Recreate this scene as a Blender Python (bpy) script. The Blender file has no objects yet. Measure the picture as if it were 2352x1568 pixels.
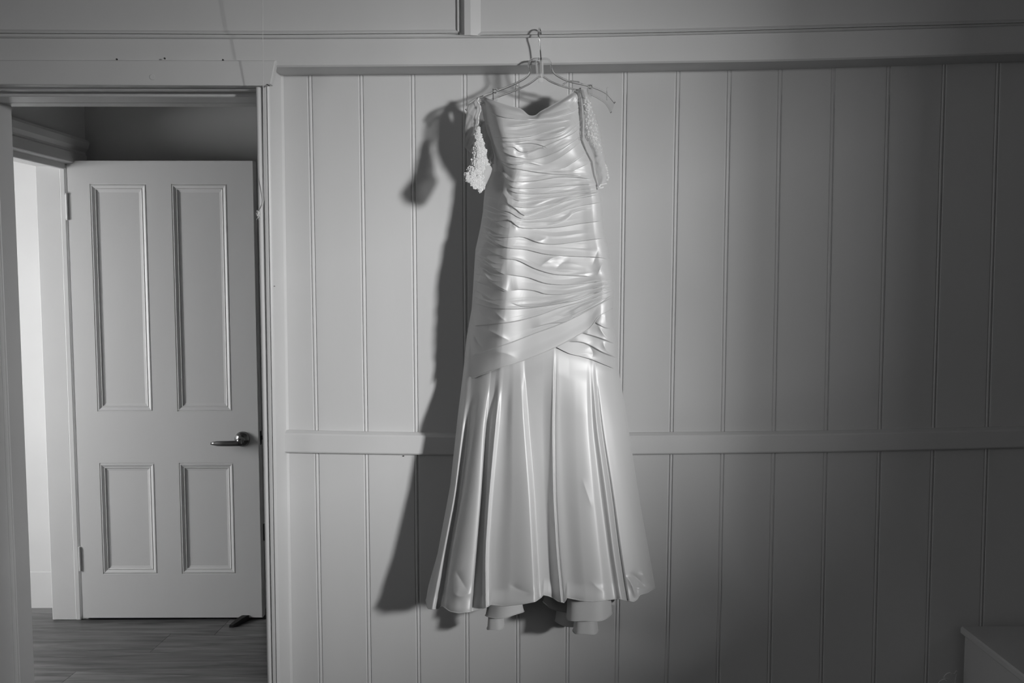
import bpy, math, random
import numpy as np
from mathutils import Matrix, Vector

random.seed(7)
RNG = np.random.default_rng(11)
SC = bpy.context.scene
COL = SC.collection

# ---------------------------------------------------------------- camera
FPX, PITCH, YAW = 2100.0, math.radians(4.32), math.radians(0.42)
CAM = np.array([0.0, -2.45, 1.535])
FWD = np.array([math.sin(YAW) * math.cos(PITCH), math.cos(YAW) * math.cos(PITCH), -math.sin(PITCH)])
RGT = np.array([math.cos(YAW), -math.sin(YAW), 0.0])
UP = np.cross(RGT, FWD)
cd = bpy.data.cameras.new('camera')
cd.sensor_width = 36.0
cd.lens = 36.0 * FPX / 2352.0
cam = bpy.data.objects.new('camera', cd)
COL.objects.link(cam)
cam.matrix_world = Matrix(((RGT[0], UP[0], -FWD[0], CAM[0]), (RGT[1], UP[1], -FWD[1], CAM[1]), (RGT[2], UP[2], -FWD[2], CAM[2]), (0, 0, 0, 1)))
SC.camera = cam

# ---------------------------------------------------------------- world, light, exposure
SC.view_settings.view_transform = 'Standard'
SC.view_settings.look = 'None'
SC.view_settings.exposure = 0.0
SC.view_settings.gamma = 1.0
SC.view_settings.use_curve_mapping = False
w = bpy.data.worlds.new('overcast_sky')
w.use_nodes = True
w.node_tree.nodes['Background'].inputs[0].default_value = (0.8, 0.8, 0.8, 1)
w.node_tree.nodes['Background'].inputs[1].default_value = 9.5
SC.world = w


def area(name, loc, target, sx, sy, power, spread=180):
    l = bpy.data.lights.new(name, 'AREA')
    l.shape = 'RECTANGLE'
    l.size, l.size_y, l.energy = sx, sy, power
    l.spread = math.radians(spread)
    o = bpy.data.objects.new(name, l)
    o.location = loc
    d = Vector(target) - Vector(loc)
    o.rotation_euler = d.to_track_quat('-Z', 'Y').to_euler()
    COL.objects.link(o)
    return o


area('bedroom_window_daylight', (4.087, -4.823, 2.32), (1.0, -4.823, 2.32), 0.85, 0.58, 1085)
area('bedroom_window_portal', (2.63, -2.93, 1.97), (0, -2.93, 1.97), 0.8, 0.62, 1).data.cycles.is_portal = True
area('fill_window_portal', (-3.0, -2.5, 1.8), (0, -2.5, 1.8), 1.0, 1.0, 1).data.cycles.is_portal = True  # sky light through the added fill opening on the left
area('side_room_daylight', (-3.6, 0.35, 1.25), (-1.5, 1.5, 1.0), 1.0, 1.3, 56, 150)


# ---------------------------------------------------------------- helpers
def P(px, py, Y):
    """world point where the line of sight through a photo pixel meets the plane y = Y"""
    d = FWD + (px - 1176.0) / FPX * RGT - (py - 784.0) / FPX * UP
    t = (Y - CAM[1]) / d[1]
    return CAM + d * t


def PX(px, py, X):
    d = FWD + (px - 1176.0) / FPX * RGT - (py - 784.0) / FPX * UP
    return CAM + d * ((X - CAM[0]) / d[0])


def PZ(px, py, Z):
    d = FWD + (px - 1176.0) / FPX * RGT - (py - 784.0) / FPX * UP
    return CAM + d * ((Z - CAM[2]) / d[2])


def PA(px, py, Y):
    px, py, Y = np.broadcast_arrays(np.asarray(px, float), np.asarray(py, float), np.asarray(Y, float))
    d = FWD[None, :] + ((px.ravel() - 1176.0) / FPX)[:, None] * RGT - ((py.ravel() - 784.0) / FPX)[:, None] * UP
    t = (Y.ravel() - CAM[1]) / d[:, 1]
    return CAM + d * t[:, None]


def rootloc(o):
    while o.parent:
        o = o.parent
    return np.array(o.location)


def mesh(name, V, F, mat, parent=None, smooth=False, **props):
    V = np.asarray(V, float).reshape(-1, 3)
    if parent is not None:
        V = V - rootloc(parent)
    me = bpy.data.meshes.new(name)
    me.from_pydata(V.tolist(), [], [list(map(int, f)) for f in F])
    me.materials.append(mat)
    if smooth:
        me.polygons.foreach_set('use_smooth', [True] * len(me.polygons))
    me.update()
    o = bpy.data.objects.new(name, me)
    COL.objects.link(o)
    o.parent = parent
    for k, v in props.items():
        o[k] = v
    return o


def thing(name, loc, label, cat, group=None):
    o = bpy.data.objects.new(name, None)
    o.empty_display_size = 0.05
    o.location = loc
    COL.objects.link(o)
    o['label'], o['category'] = label, cat
    if group:
        o['group'] = group
    return o


class MB:
    def __init__(s):
        s.V, s.F = [], []

    def add(s, V, F):
        n = len(s.V)
        s.V += [tuple(map(float, v)) for v in V]
        s.F += [[i + n for i in f] for f in F]
        return s

    def box(s, a, b, ch=0.0):
        x0, y0, z0 = [min(p, q) for p, q in zip(a, b)]
        x1, y1, z1 = [max(p, q) for p, q in zip(a, b)]
        if ch <= 0:
            V = [(x0, y0, z0), (x1, y0, z0), (x1, y1, z0), (x0, y1, z0), (x0, y0, z1), (x1, y0, z1), (x1, y1, z1), (x0, y1, z1)]
            return s.add(V, [(3, 2, 1, 0), (4, 5, 6, 7), (0, 1, 5, 4), (1, 2, 6, 5), (2, 3, 7, 6), (3, 0, 4, 7)])
        V, idx = [], {}
        for ix in (0, 1):
            for iy in (0, 1):
                for iz in (0, 1):
                    X, Y, Z = (x0, x1)[ix], (y0, y1)[iy], (z0, z1)[iz]
                    dx, dy, dz = (ch, -ch)[ix], (ch, -ch)[iy], (ch, -ch)[iz]
                    idx[ix, iy, iz] = len(V)
                    V += [(X, Y + dy, Z + dz), (X + dx, Y, Z + dz), (X + dx, Y + dy, Z)]
        g = lambda i, j, k, a: idx[i, j, k] + a
        F = []
        for i in (0, 1):
            F.append([g(i, 0, 0, 0), g(i, 1, 0, 0), g(i, 1, 1, 0), g(i, 0, 1, 0)])
            F.append([g(0, i, 0, 1), g(1, i, 0, 1), g(1, i, 1, 1), g(0, i, 1, 1)])
            F.append([g(0, 0, i, 2), g(1, 0, i, 2), g(1, 1, i, 2), g(0, 1, i, 2)])
            for j in (0, 1):
                F.append([g(i, j, 0, 0), g(i, j, 1, 0), g(i, j, 1, 1), g(i, j, 0, 1)])
                F.append([g(i, 0, j, 0), g(i, 1, j, 0), g(i, 1, j, 2), g(i, 0, j, 2)])
                F.append([g(0, i, j, 1), g(1, i, j, 1), g(1, i, j, 2), g(0, i, j, 2)])
                for k in (0, 1):
                    F.append([g(i, j, k, 0), g(i, j, k, 1), g(i, j, k, 2)])
        return s.add(V, F)

    def tube(s, pts, r, n=8, cap=True):
        pts = [np.array(p, float) for p in pts]
        R = r if hasattr(r, '__len__') else [r] * len(pts)
        V, F = [], []
        t0 = pts[1] - pts[0]
        up = np.array([0, 0, 1.0]) if abs(t0[2]) < 0.9 * np.linalg.norm(t0) else np.array([0, 1.0, 0])
        for i, p in enumerate(pts):
            t = pts[min(i + 1, len(pts) - 1)] - pts[max(i - 1, 0)]
            t = t / (np.linalg.norm(t) + 1e-12)
            a = up - t * up.dot(t)
            a = a / (np.linalg.norm(a) + 1e-12)
            up = a
            b = np.cross(t, a)
            for k in range(n):
                q = 2 * math.pi * k / n
                V.append(p + R[i] * (math.cos(q) * a + math.sin(q) * b))
        for i in range(len(pts) - 1):
            for k in range(n):
                F.append((i * n + k, i * n + (k + 1) % n, (i + 1) * n + (k + 1) % n, (i + 1) * n + k))
        if cap:
            F.append(list(range(n))[::-1])
            F.append([(len(pts) - 1) * n + k for k in range(n)])
        return s.add(V, F)

    def loft(s, rings, closed=True, cap=True):
        n = len(rings[0])
        V = [v for r in rings for v in r]
        F = []
        for i in range(len(rings) - 1):
            for k in range(n if closed else n - 1):
                F.append((i * n + k, i * n + (k + 1) % n, (i + 1) * n + (k + 1) % n, (i + 1) * n + k))
        if cap:
            F.append(list(range(n))[::-1])
            F.append([(len(rings) - 1) * n + k for k in range(n)])
        return s.add(V, F)

    def lathe(s, c, axis, prof, n=24):
        """prof: (radius, distance along axis)"""
        axis = np.array(axis, float)
        axis /= np.linalg.norm(axis)
        a = np.cross(axis, [0, 0, 1.0] if abs(axis[2]) < 0.9 else [1.0, 0, 0])
        a /= np.linalg.norm(a)
        b = np.cross(axis, a)
        c = np.array(c, float)
        rings = [[c + axis * h + r * (math.cos(2 * math.pi * k / n) * a + math.sin(2 * math.pi * k / n) * b) for k in range(n)] for r, h in prof]
        return s.loft(rings)

    def build(s, name, mat, parent=None, smooth=False, **p):
        return mesh(name, s.V, s.F, mat, parent, smooth, **p)


def spline(pts, n):
    """Catmull-Rom through the points, n samples"""
    p = np.array(pts, float)
    if len(p) == 2:
        return p[0] + (p[1] - p[0]) * np.linspace(0, 1, n)[:, None]
    d = np.r_[0, np.cumsum(np.sqrt(((p[1:] - p[:-1]) ** 2).sum(1)))]
    m = np.zeros_like(p)
    m[1:-1] = (p[2:] - p[:-2]) / (d[2:] - d[:-2])[:, None]
    m[0] = (p[1] - p[0]) / (d[1] - d[0])
    m[-1] = (p[-1] - p[-2]) / (d[-1] - d[-2])
    t = np.linspace(0, d[-1], n)
    k = np.clip(np.searchsorted(d, t, side='right') - 1, 0, len(p) - 2)
    h = d[k + 1] - d[k]
    u = ((t - d[k]) / h)[:, None]
    h = h[:, None]
    return (2 * u ** 3 - 3 * u ** 2 + 1) * p[k] + (u ** 3 - 2 * u ** 2 + u) * h * m[k] + (-2 * u ** 3 + 3 * u ** 2) * p[k + 1] + (u ** 3 - u ** 2) * h * m[k + 1]


def sfun(pts):
    """smooth single-valued function from (x, y) pairs"""
    q = spline(sorted(pts), 400)
    return lambda v: np.interp(v, q[:, 0], q[:, 1])


def lfun(pts):
    p = np.array(sorted(pts), float)
    return lambda v: np.interp(v, p[:, 0], p[:, 1])


# ---------------------------------------------------------------- materials
def mat(name, v, rough=0.5, metal=0.0, spec=0.5, noise=0.0, nscale=8.0, bump=0.0, bscale=60.0, stretch=(1, 1, 1), sheen=0.0):
    m = bpy.data.materials.new(name)
    m.use_nodes = True
    nt = m.node_tree
    b = nt.nodes['Principled BSDF']
    b.inputs['Base Color'].default_value = (v, v, v, 1)
    b.inputs['Roughness'].default_value = rough
    b.inputs['Metallic'].default_value = metal
    b.inputs['Specular IOR Level'].default_value = spec
    b.inputs['Sheen Weight'].default_value = sheen
    if noise or bump:
        tc = nt.nodes.new('ShaderNodeTexCoord')
        mp = nt.nodes.new('ShaderNodeMapping')
        mp.inputs['Scale'].default_value = stretch
        nt.links.new(tc.outputs['Object'], mp.inputs[0])
    if noise:
        n = nt.nodes.new('ShaderNodeTexNoise')
        n.inputs['Scale'].default_value = nscale
        n.inputs['Detail'].default_value = 5
        nt.links.new(mp.outputs[0], n.inputs['Vector'])
        r = nt.nodes.new('ShaderNodeMapRange')
        r.inputs['From Min'].default_value, r.inputs['From Max'].default_value = 0.3, 0.7
        r.inputs['To Min'].default_value, r.inputs['To Max'].default_value = v * (1 - noise), v * (1 + noise)
        nt.links.new(n.outputs['Fac'], r.inputs['Value'])
        nt.links.new(r.outputs[0], b.inputs['Base Color'])
    if bump:
        n2 = nt.nodes.new('ShaderNodeTexNoise')
        n2.inputs['Scale'].default_value = bscale
        n2.inputs['Detail'].default_value = 4
        nt.links.new(mp.outputs[0], n2.inputs['Vector'])
        bp = nt.nodes.new('ShaderNodeBump')
        bp.inputs['Strength'].default_value = bump
        bp.inputs['Distance'].default_value = 0.002
        nt.links.new(n2.outputs['Fac'], bp.inputs['Height'])
        nt.links.new(bp.outputs[0], b.inputs['Normal'])
    return m


def see_through(name, v, opacity, gloss=0.0, rough=0.1, top=0.9):
    m = bpy.data.materials.new(name)
    m.use_nodes = True
    nt = m.node_tree
    out = nt.nodes['Material Output']
    nt.nodes.remove(nt.nodes['Principled BSDF'])
    tr = nt.nodes.new('ShaderNodeBsdfTransparent')
    mx = nt.nodes.new('ShaderNodeMixShader')
    if gloss:
        df = nt.nodes.new('ShaderNodeBsdfGlossy')
        df.inputs['Color'].default_value = (v, v, v, 1)
        df.inputs['Roughness'].default_value = rough
        lw = nt.nodes.new('ShaderNodeLayerWeight')
        lw.inputs['Blend'].default_value = gloss
        r = nt.nodes.new('ShaderNodeMapRange')
        r.inputs['To Min'].default_value, r.inputs['To Max'].default_value = opacity, top
        nt.links.new(lw.outputs['Facing'], r.inputs['Value'])
        nt.links.new(r.outputs[0], mx.inputs[0])
    else:
        df = nt.nodes.new('ShaderNodeBsdfDiffuse')
        df.inputs['Color'].default_value = (v, v, v, 1)
        mx.inputs[0].default_value = opacity
    nt.links.new(tr.outputs[0], mx.inputs[1])
    nt.links.new(df.outputs[0], mx.inputs[2])
    nt.links.new(mx.outputs[0], out.inputs[0])
    return m


M_PAINT = mat('white_gloss_paint', 0.62, 0.42, spec=0.35, noise=0.025, nscale=3.0, bump=0.12, bscale=45, stretch=(1, 1, 0.35))
M_TRIM = mat('white_trim_paint', 0.64, 0.38, spec=0.4, noise=0.03, nscale=4.0, bump=0.1, bscale=40)
M_DOOR = mat('white_door_paint', 0.62, 0.40, spec=0.4, noise=0.03, nscale=3.0, bump=0.1, bscale=35, stretch=(1, 1, 0.3))
M_HALL = mat('grey_hall_paint', 0.64, 0.6, noise=0.03, nscale=3.0)
M_ROOM = mat('bedroom_paint', 0.28, 0.7, noise=0.03, nscale=2.0)
M_CEIL = mat('ceiling_paint', 0.55, 0.8, noise=0.02, nscale=2.0)
M_SATIN = mat('ivory_satin', 0.58, 0.48, metal=0.14, spec=0.5, sheen=0.1, bump=0.02, bscale=400)
M_SATIN2 = mat('ivory_lining_satin', 0.52, 0.45, spec=0.5)
M_LACE = mat('white_lace_thread', 0.80, 0.75, bump=0.5, bscale=700)
M_TULLE = see_through('sheer_tulle', 0.62, 0.42)
M_TULLE2 = see_through('sheer_tulle_dense', 0.70, 0.62)
M_CLEAR = see_through('clear_plastic_sheet', 0.9, 0.05, gloss=0.25, rough=0.08)
M_RIM = mat('clear_plastic_rim', 0.97, 0.04)
M_RIM.node_tree.nodes['Principled BSDF'].inputs['Transmission Weight'].default_value = 1.0
M_RIM.node_tree.nodes['Principled BSDF'].inputs['IOR'].default_value = 1.4
M_SOCK = see_through('plastic_socket_glint', 0.95, 0.22)  # white mixed into the clear plastic in place of its bright glints
M_CHROME = mat('chrome_wire', 0.75, 0.12, metal=1.0)
M_PEWTER = mat('dark_pewter_handle', 0.22, 0.22, metal=1.0)
M_BLACK = mat('black_rubber', 0.012, 0.5)
M_DARKM = mat('dark_steel_plate', 0.05, 0.4, metal=0.6)
M_CORD = mat('white_cotton_cord', 0.75, 0.8, bump=0.4, bscale=900)
M_NAIL = mat('rusty_nail_hole', 0.05, 0.8)
M_SCRIM = see_through('softening_scrim_cloth', 0.6, 0.76)  # half-blocking cloth for the added net that softens the window beam
M_GLASS = see_through('window_pane_glass', 0.9, 0.04, gloss=0.2, rough=0.02)
M_FLOORB = mat('bedroom_floor_boards', 0.10, 0.45, noise=0.25, nscale=6, stretch=(0.6, 8, 1))


def wood(name, v):
    m = mat(name, v, 0.36, spec=0.45)
    nt = m.node_tree
    b = nt.nodes['Principled BSDF']
    tc = nt.nodes.new('ShaderNodeTexCoord')
    oi = nt.nodes.new('ShaderNodeObjectInfo')
    ad = nt.nodes.new('ShaderNodeVectorMath')
    ad.operation = 'MULTIPLY_ADD'
    ad.inputs[1].default_value = (1, 1, 1)
    sc = nt.nodes.new('ShaderNodeVectorMath')
    sc.operation = 'SCALE'
    sc.inputs[0].default_value = (13, 7, 3)
    nt.links.new(oi.outputs['Random'], sc.inputs['Scale'])
    nt.links.new(tc.outputs['Object'], ad.inputs[0])
    nt.links.new(sc.outputs[0], ad.inputs[2])
    mp = nt.nodes.new('ShaderNodeMapping')
    mp.inputs['Scale'].default_value = (0.9, 11, 1)
    nt.links.new(ad.outputs[0], mp.inputs[0])
    n = nt.nodes.new('ShaderNodeTexNoise')
    n.inputs['Scale'].default_value = 3.2
    n.inputs['Detail'].default_value = 7
    n.inputs['Roughness'].default_value = 0.62
    n.inputs['Distortion'].default_value = 0.7
    nt.links.new(mp.outputs[0], n.inputs['Vector'])
    cr = nt.nodes.new('ShaderNodeValToRGB')
    e = cr.color_ramp.elements
    e[0].position, e[1].position = 0.30, 0.72
    e[0].color = (v * 0.32,) * 3 + (1,)
    e[1].color = (v * 1.75,) * 3 + (1,)
    nt.links.new(n.outputs['Fac'], cr.inputs[0])
    mu = nt.nodes.new('ShaderNodeMix')
    mu.data_type = 'RGBA'
    mu.blend_type = 'MULTIPLY'
    mu.inputs[0].default_value = 1.0
    r = nt.nodes.new('ShaderNodeMapRange')
    r.inputs['To Min'].default_value, r.inputs['To Max'].default_value = 0.75, 1.15
    nt.links.new(oi.outputs['Random'], r.inputs['Value'])
    cb = nt.nodes.new('ShaderNodeCombineColor')
    for i in range(3):
        nt.links.new(r.outputs[0], cb.inputs[i])
    nt.links.new(cr.outputs[0], mu.inputs[6])
    nt.links.new(cb.outputs[0], mu.inputs[7])
    nt.links.new(mu.outputs[2], b.inputs['Base Color'])
    return m


M_WOOD = wood('grey_brown_laminate', 0.13)
ST = dict(kind='structure')

# ---------------------------------------------------------------- bedroom shell
YF = -0.10                                     # front plane of the timber frame round the boards
XR, XL, YB, ZC = 2.55, -2.9, -5.2, 3.15        # bedroom extents
YW = 0.14                                      # hall side of the dividing wall
XJ = 0.5 * (P(22, 235, YW)[0] + P(80, 1568, YW)[0])   # left door jamb
XO = P(604, 300, YF)[0]                        # right edge of the door opening
ZH = P(300, 197, YF)[2]                        # head of the opening
ZRAIL = P(1100, 150, YF)[2]

b = MB()
b.box((XO + 0.004, 0.008, 0), (XR, YW, ZH))
b.box((XL, -0.02, ZH + 0.03), (XO + 0.004, YW, ZC)).box((XO + 0.004, 0.002, ZH), (XR, YW, ZC)).box((XO + 0.004, -0.02, ZRAIL + 0.04), (XR, 0.01, ZC))
b.box((XL, YF + 0.02, 0), (XJ - 0.03, YW, ZH + 0.03))
wall_back = b.build('wall_back', M_PAINT, **ST)

# joints of the beaded boards: (x at photo y 178, x at photo y 1568)
J = [(640, 657), (715.6, 741), (833, 852.5), (952, 965.6), (1071.5, 1077), (1191, 1193.5), (1314, 1306), (1440, 1420), (1561, 1535),
     (1679, 1653), (1796, 1771), (1918, 1890), (2046, 2011), (2173, 2131), (2297, 2254), (2420, 2374)]
JT = [P(a, 178, 0) for a, _ in J]
JB = [P(c, 1568, 0) for _, c in J]
JX = []
for t, q in zip(JT, JB):
    k = (t[0] - q[0]) / (t[2] - q[2])
    JX.append((t[0] + k * (ZRAIL + 0.03 - t[2]), q[0] - k * q[2]))
while JX[-1][0] < XR - 0.14:
    JX.append((JX[-1][0] + 0.142, JX[-1][1] + 0.14))
JX.append((XR, XR))
ZT = ZRAIL + 0.03
for i in range(len(JX) - 1):
    rings = []
    NS = 9
    jl = [random.uniform(-.0007, .0007) for _ in range(NS)]
    for k in range(NS):
        f = k / (NS - 1)
        xl = JX[i][1] + (JX[i][0] - JX[i][1]) * f + 0.0001
        xr = JX[i + 1][1] + (JX[i + 1][0] - JX[i + 1][1]) * f - 0.0001
        j = jl[k]
        pr = [(xl, .0075), (xl, .0022), (xl + .0016, .0002), (xl + .004, 0), (xr - .0125 + j, 0), (xr - .0112 + j, .0003), (xr - .0095 + j, .0021), (xr - .0084 + j, .0010),
              (xr - .0064 + j, -.0006), (xr - .0040, -.0002), (xr - .0014, .0022), (xr, .0030), (xr, .0075)]
        rings.append([(x, y, ZT * f) for x, y in pr])
    MB().loft(rings).build('board', M_PAINT, wall_back)

# beam over the boards (sagging old timber), ledge, upper panels, batten
rb = lfun([(-120, 156), (632, 153.5), (800, 152.5), (1000, 151), (1200, 149), (1400, 146), (1600, 143), (1800, 140), (2000, 134.5), (2200, 128), (2352, 122), (2700, 112)])
rt = lfun([(-120, 84), (0, 86), (640, 88), (1000, 86), (1300, 85), (1600, 78), (1900, 71), (2352, 57), (2700, 48)])
rl = lfun([(-120, 75), (0, 76), (640, 79), (1060, 76), (1092, 81), (1250, 79), (1600, 73), (1900, 64.5), (2352, 52), (2700, 43)])
xs = list(range(-120, 2701, 94))
rings = []
for x in xs:
    lo, hi = P(x, rb(x), YF), P(x, rt(x) - 3, YF)
    X = lo[0]
    e = .004
    rings.append([(X, 0.0, lo[2]), (X, YF + e, lo[2]), (X, YF, lo[2] + e), (X, YF, hi[2]), (X, 0.0, hi[2])])
beam = MB().loft(rings).build('trim_1', M_TRIM, **ST)
rings = []
for x in xs:
    a, c = P(x, rt(x), YF - .008), P(x, rl(x), YF - .008)
    X = a[0]
    rings.append([(X, YF + .03, a[2] - .001), (X, YF - .006, a[2]), (X, YF - .009, a[2] + .003), (X, YF - .009, c[2] - .003), (X, YF - .005, c[2]), (X, YF + .03, c[2] + .002)])
MB().loft(rings).build('ledge_strip', M_TRIM, beam)
YP = YF + .012
for nm, x0, x1 in (('upper_panel', -120, 1052), ('upper_panel', 1098, 2700)):
    V, F = [], []
    xx = [x for x in range(x0, x1, 90)] + [x1]
    for x in xx:
        a = P(x, rl(x) + 2, YP)
        V += [(a[0], YP, a[2]), (a[0], YP, ZC), (a[0], YP + .03, a[2]), (a[0], YP + .03, ZC)]
    for i in range(len(xx) - 1):
        k = 4 * i
        F += [(k, k + 4, k + 5, k + 1), (k + 2, k + 3, k + 7, k + 6), (k, k + 2, k + 6, k + 4)]
    mesh(nm, V, F, M_PAINT, beam)
    rings = []
    for x in xx:                                # sloped bead where the panel meets the ledge
        a, c = P(x, rl(x) + 1, YP), P(x, rl(x) - 9, YP)
        rings.append([(a[0], YP + .004, a[2]), (a[0], YP - .007, a[2]), (a[0], YP - .006, a[2] + .003), (a[0], YP + .0005, c[2]), (a[0], YP + .004, c[2])])
    MB().loft(rings).build('panel_bead', M_TRIM, beam)
bp = [(1049, YP + .004), (1049.5, YP - .001), (1050.5, YP - .006), (1053.5, YP - .006), (1054.5, YP - .001), (1056, YP), (1065, YP - .001), (1066, YP - .016), (1067, YP - .0175), (1081, YP - .0175), (1083, YP - .016), (1103, YP - .003), (1106, YP + .004)]
base = P(1076, 74, YP)[2]
prof = [(P(x, 60, YF)[0], y) for x, y in bp]
rings = [[(x, y, base - (.011 if x > prof[7][0] - .002 else .0)) for x, y in prof], [(x - .002, y, ZC) for x, y in prof]]
MB().loft(rings).build('batten', M_TRIM, beam)

# chair rail
cb_ = lfun([(653, 1039), (800, 1042), (1000, 1044.5), (1200, 1045), (1450, 1044), (1900, 1038.5), (2352, 1028), (2700, 1019)])
ct_ = lfun([(653, 986), (800, 989.5), (1000, 992.5), (1200, 993.5), (1450, 992.5), (1900, 988), (2352, 978), (2700, 970)])
rings = []
for x in [654] + list(range(740, 2701, 98)):
    lo, hi = P(x, cb_(x), -.02), P(x, ct_(x), 0)
    X = lo[0]
    rings.append([(X, 0, lo[2]), (X, -.019, lo[2]), (X, -.022, lo[2] + .004), (X, -.022, hi[2] - .010), (X, -.019, hi[2] - .006), (X, -.006, hi[2]), (X, 0, hi[2])])
crail = MB().loft(rings).build('trim_2', M_TRIM, **ST)

# door head casing and posts
def slab(poly, yf, yb, name, m, parent=None, ch=.0025, **p):
    """polygon given in photo pixels on plane yf, extruded back to yb, front arris eased"""
    pts = [P(x, y, yf) for x, y in poly]
    c = sum(pts) / len(pts)
    n = len(pts)
    inner = []
    for i in range(n):
        a, q, d = pts[i - 1], pts[i], pts[(i + 1) % n]
        v = (a - q) / np.linalg.norm(a - q) + (d - q) / np.linalg.norm(d - q)
        inner.append(q + ch * v)
    V = [(v[0], yf, v[2]) for v in inner] + [(v[0], yf + ch, v[2]) for v in pts] + [(v[0], yb, v[2]) for v in pts]
    F = [list(range(n))]
    for i in range(n):
        j = (i + 1) % n
        F += [(i, j, n + j, n + i), (n + i, n + j, 2 * n + j, 2 * n + i)]
    F.append([2 * n + i for i in range(n)][::-1])
    return mesh(name, V, F, m, parent, **p)


head = slab([(-140, 137), (633, 138), (622, 193), (606, 197), (-140, 194)], YF - .014, YF + .01, 'trim_3', M_TRIM, **ST)
# right post: narrow face, deep reveal towards the boards
xf0, xf1 = XO, P(621, 300, YF)[0]
xb1 = P(652, 300, 0)[0]
sl = (P(634, 1100, YF)[0] - xf1) / (P(634, 1100, YF)[2] - P(621, 300, YF)[2])
rings = []
for z in (0, .8, 1.6, ZRAIL):
    dx = sl * (z - P(621, 300, YF)[2])
    x0, x1 = xf0 + dx, xf1 + dx
    rings.append([(x0, YW - .01, z), (x0, YF + .003, z), (x0 + .002, YF, z), (x0 + .008, YF, z), (x0 + .009, YF + .003, z), (x0 + .011, YF + .003, z), (x0 + .012, YF, z), (x1 - .006, YF, z), (x1 - .002, YF + .002, z), (x1, YF + .006, z),
                  (xb1 + dx - .004, -.008, z), (xb1 + dx, -.002, z), (xb1 + dx + .004, .006, z), (xb1 + dx, YW - .01, z)])
post = MB().loft(rings).build('trim_4', M_TRIM, **ST)
# beads down the right jamb
def strip(pa, pb, prof, name, m, parent):
    rings = []
    for p in (pa, pb):
        rings.append([(p[0] + u, p[1] + v, p[2]) for u, v in prof])
    return MB().loft(rings).build(name, m, parent, smooth=False)


rp = [(0.012 * (1 - math.cos(math.pi * k / 8)) / 2 - .0, -.007 * math.sin(math.pi * k / 8)) for k in range(9)] + [(0.012, .05), (0, .05)]
YS = -.094
strip(P(612, 1440, YS) * [1, 1, 0] + [-.0005, 0, 0], P(588, 200, YS), rp, 'jamb_bead', M_TRIM, post)
gp = [(0, .0), (.0015, -.003), (.004, -.003), (.005, .001), (.008, .001), (.009, -.002), (.012, -.002), (.0125, .05), (0, .05)]
strip(P(622, 1440, YS) * [1, 1, 0] + [-.0002, .004, 0], P(597, 198, YS) + [0, .004, 0], gp, 'jamb_groove_strip', M_TRIM, post)
# left jamb lining with stop
xj0, xj1 = XJ, XJ
b = MB()
b.box((XJ - .035, YF + .004, 0), (XJ, YW - .002, ZH + .02), .003)
jamb = b.build('trim_5', M_TRIM, **ST)
q = P(30, 1480, .02)
b = MB()
b.tube([(XJ + .002, .045, 0), (XJ + .002, .045, ZH)], .007, 10)
b.box((XJ, .05, 0), (XJ + .009, YW - .012, ZH), .002)
b.build('door_stop_strip', M_TRIM, jamb)
# head lining: stepped stops
b = MB()
b.box((XJ - .03, YF + .002, ZH - .001), (XO + .02, YW - .004, ZH + .045))
lining = b.build('trim_6', M_TRIM, **ST)
zz = lambda y, Y: P(350, y, Y)[2]
for (ya, yb_, Y0, Y1) in ((200, 207, -.075, -.05), (206, 222, -.03, .06), (214, 236.5, .075, YW - .006)):
    MB().box((XJ + .001, Y0, zz(yb_, Y0)), (XO + .012 if Y0 < .05 else XO + .02, Y1, ZH + .001), .003).build('head_stop', M_TRIM, lining)

# nail heads, filled screw hole
def disc(px, py, Y, r, name, m, parent, h=.0012):
    return MB().lathe(P(px, py, Y), (0, -1, 0), [(r, -.002), (r, h * .6), (r * .75, h), (r * .05, h)], 12).build(name, m, parent)


for (x, y) in ((268, 136), (378, 134), (512, 137.5)):
    disc(x, y, YF - .014, .0022, 'nail_head', M_NAIL, head)
disc(350, 177, YF - .014, .0075, 'filled_screw_hole', M_TRIM, head, .0016)
MB().tube([P(613, 193.5, YF - .016), P(619, 197, YF - .016)], .0012, 6).build('nail', M_NAIL, post)
disc(927, 1047, -.002, .0016, 'nail_head', M_NAIL, crail)
disc(631, 657, YF + .02, .0014, 'nail_head', M_NAIL, post, .012)

# rest of the bedroom
b = MB()
b.box((XL, YB, -.05), (XR, 0.02, 0))
b.build('floor', M_FLOORB, **ST)
MB().box((XL, YB, ZC), (XR + .3, YW, ZC + .1)).build('ceiling', M_CEIL, **ST)
b = MB()
b.box((XL - .1, YB, 0), (XL, -3.0, ZC)).box((XL - .1, -2.0, 0), (XL, YW, ZC)).box((XL - .1, -3.0, 0), (XL, -2.0, 1.3)).box((XL - .1, -3.0, 2.3), (XL, -2.0, ZC))
b.build('wall_left', M_ROOM, **ST)
b = MB()
for y0, z0, y1, z1 in ((-3.0, 1.3, -2.96, 2.3), (-2.04, 1.3, -2.0, 2.3), (-2.96, 1.3, -2.04, 1.34), (-2.96, 2.26, -2.04, 2.3), (-2.96, 1.79, -2.04, 1.81)):
    b.box((XL - .08, y0, z0), (XL - .03, y1, z1), .004)
win2 = b.build('fill_window', M_TRIM, **ST)  # unseen window added on the left to fill the shaded side
MB().box((XL - .06, -2.96, 1.34), (XL - .056, -2.04, 2.26)).build('pane', M_GLASS, win2)
MB().box((XL - .1, YB - .1, 0), (XR + .3, YB, ZC)).build('wall_front', M_ROOM, **ST)
wy0, wy1, wz0, wz1 = -3.326, -2.54, 1.665, 2.27
b = MB()
b.box((XR, YB, 0), (XR + .06, wy0, ZC)).box((XR, wy1, 0), (XR + .06, YW, ZC)).box((XR, wy0, 0), (XR + .06, wy1, wz0)).box((XR, wy0, wz1), (XR + .06, wy1, ZC))
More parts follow.
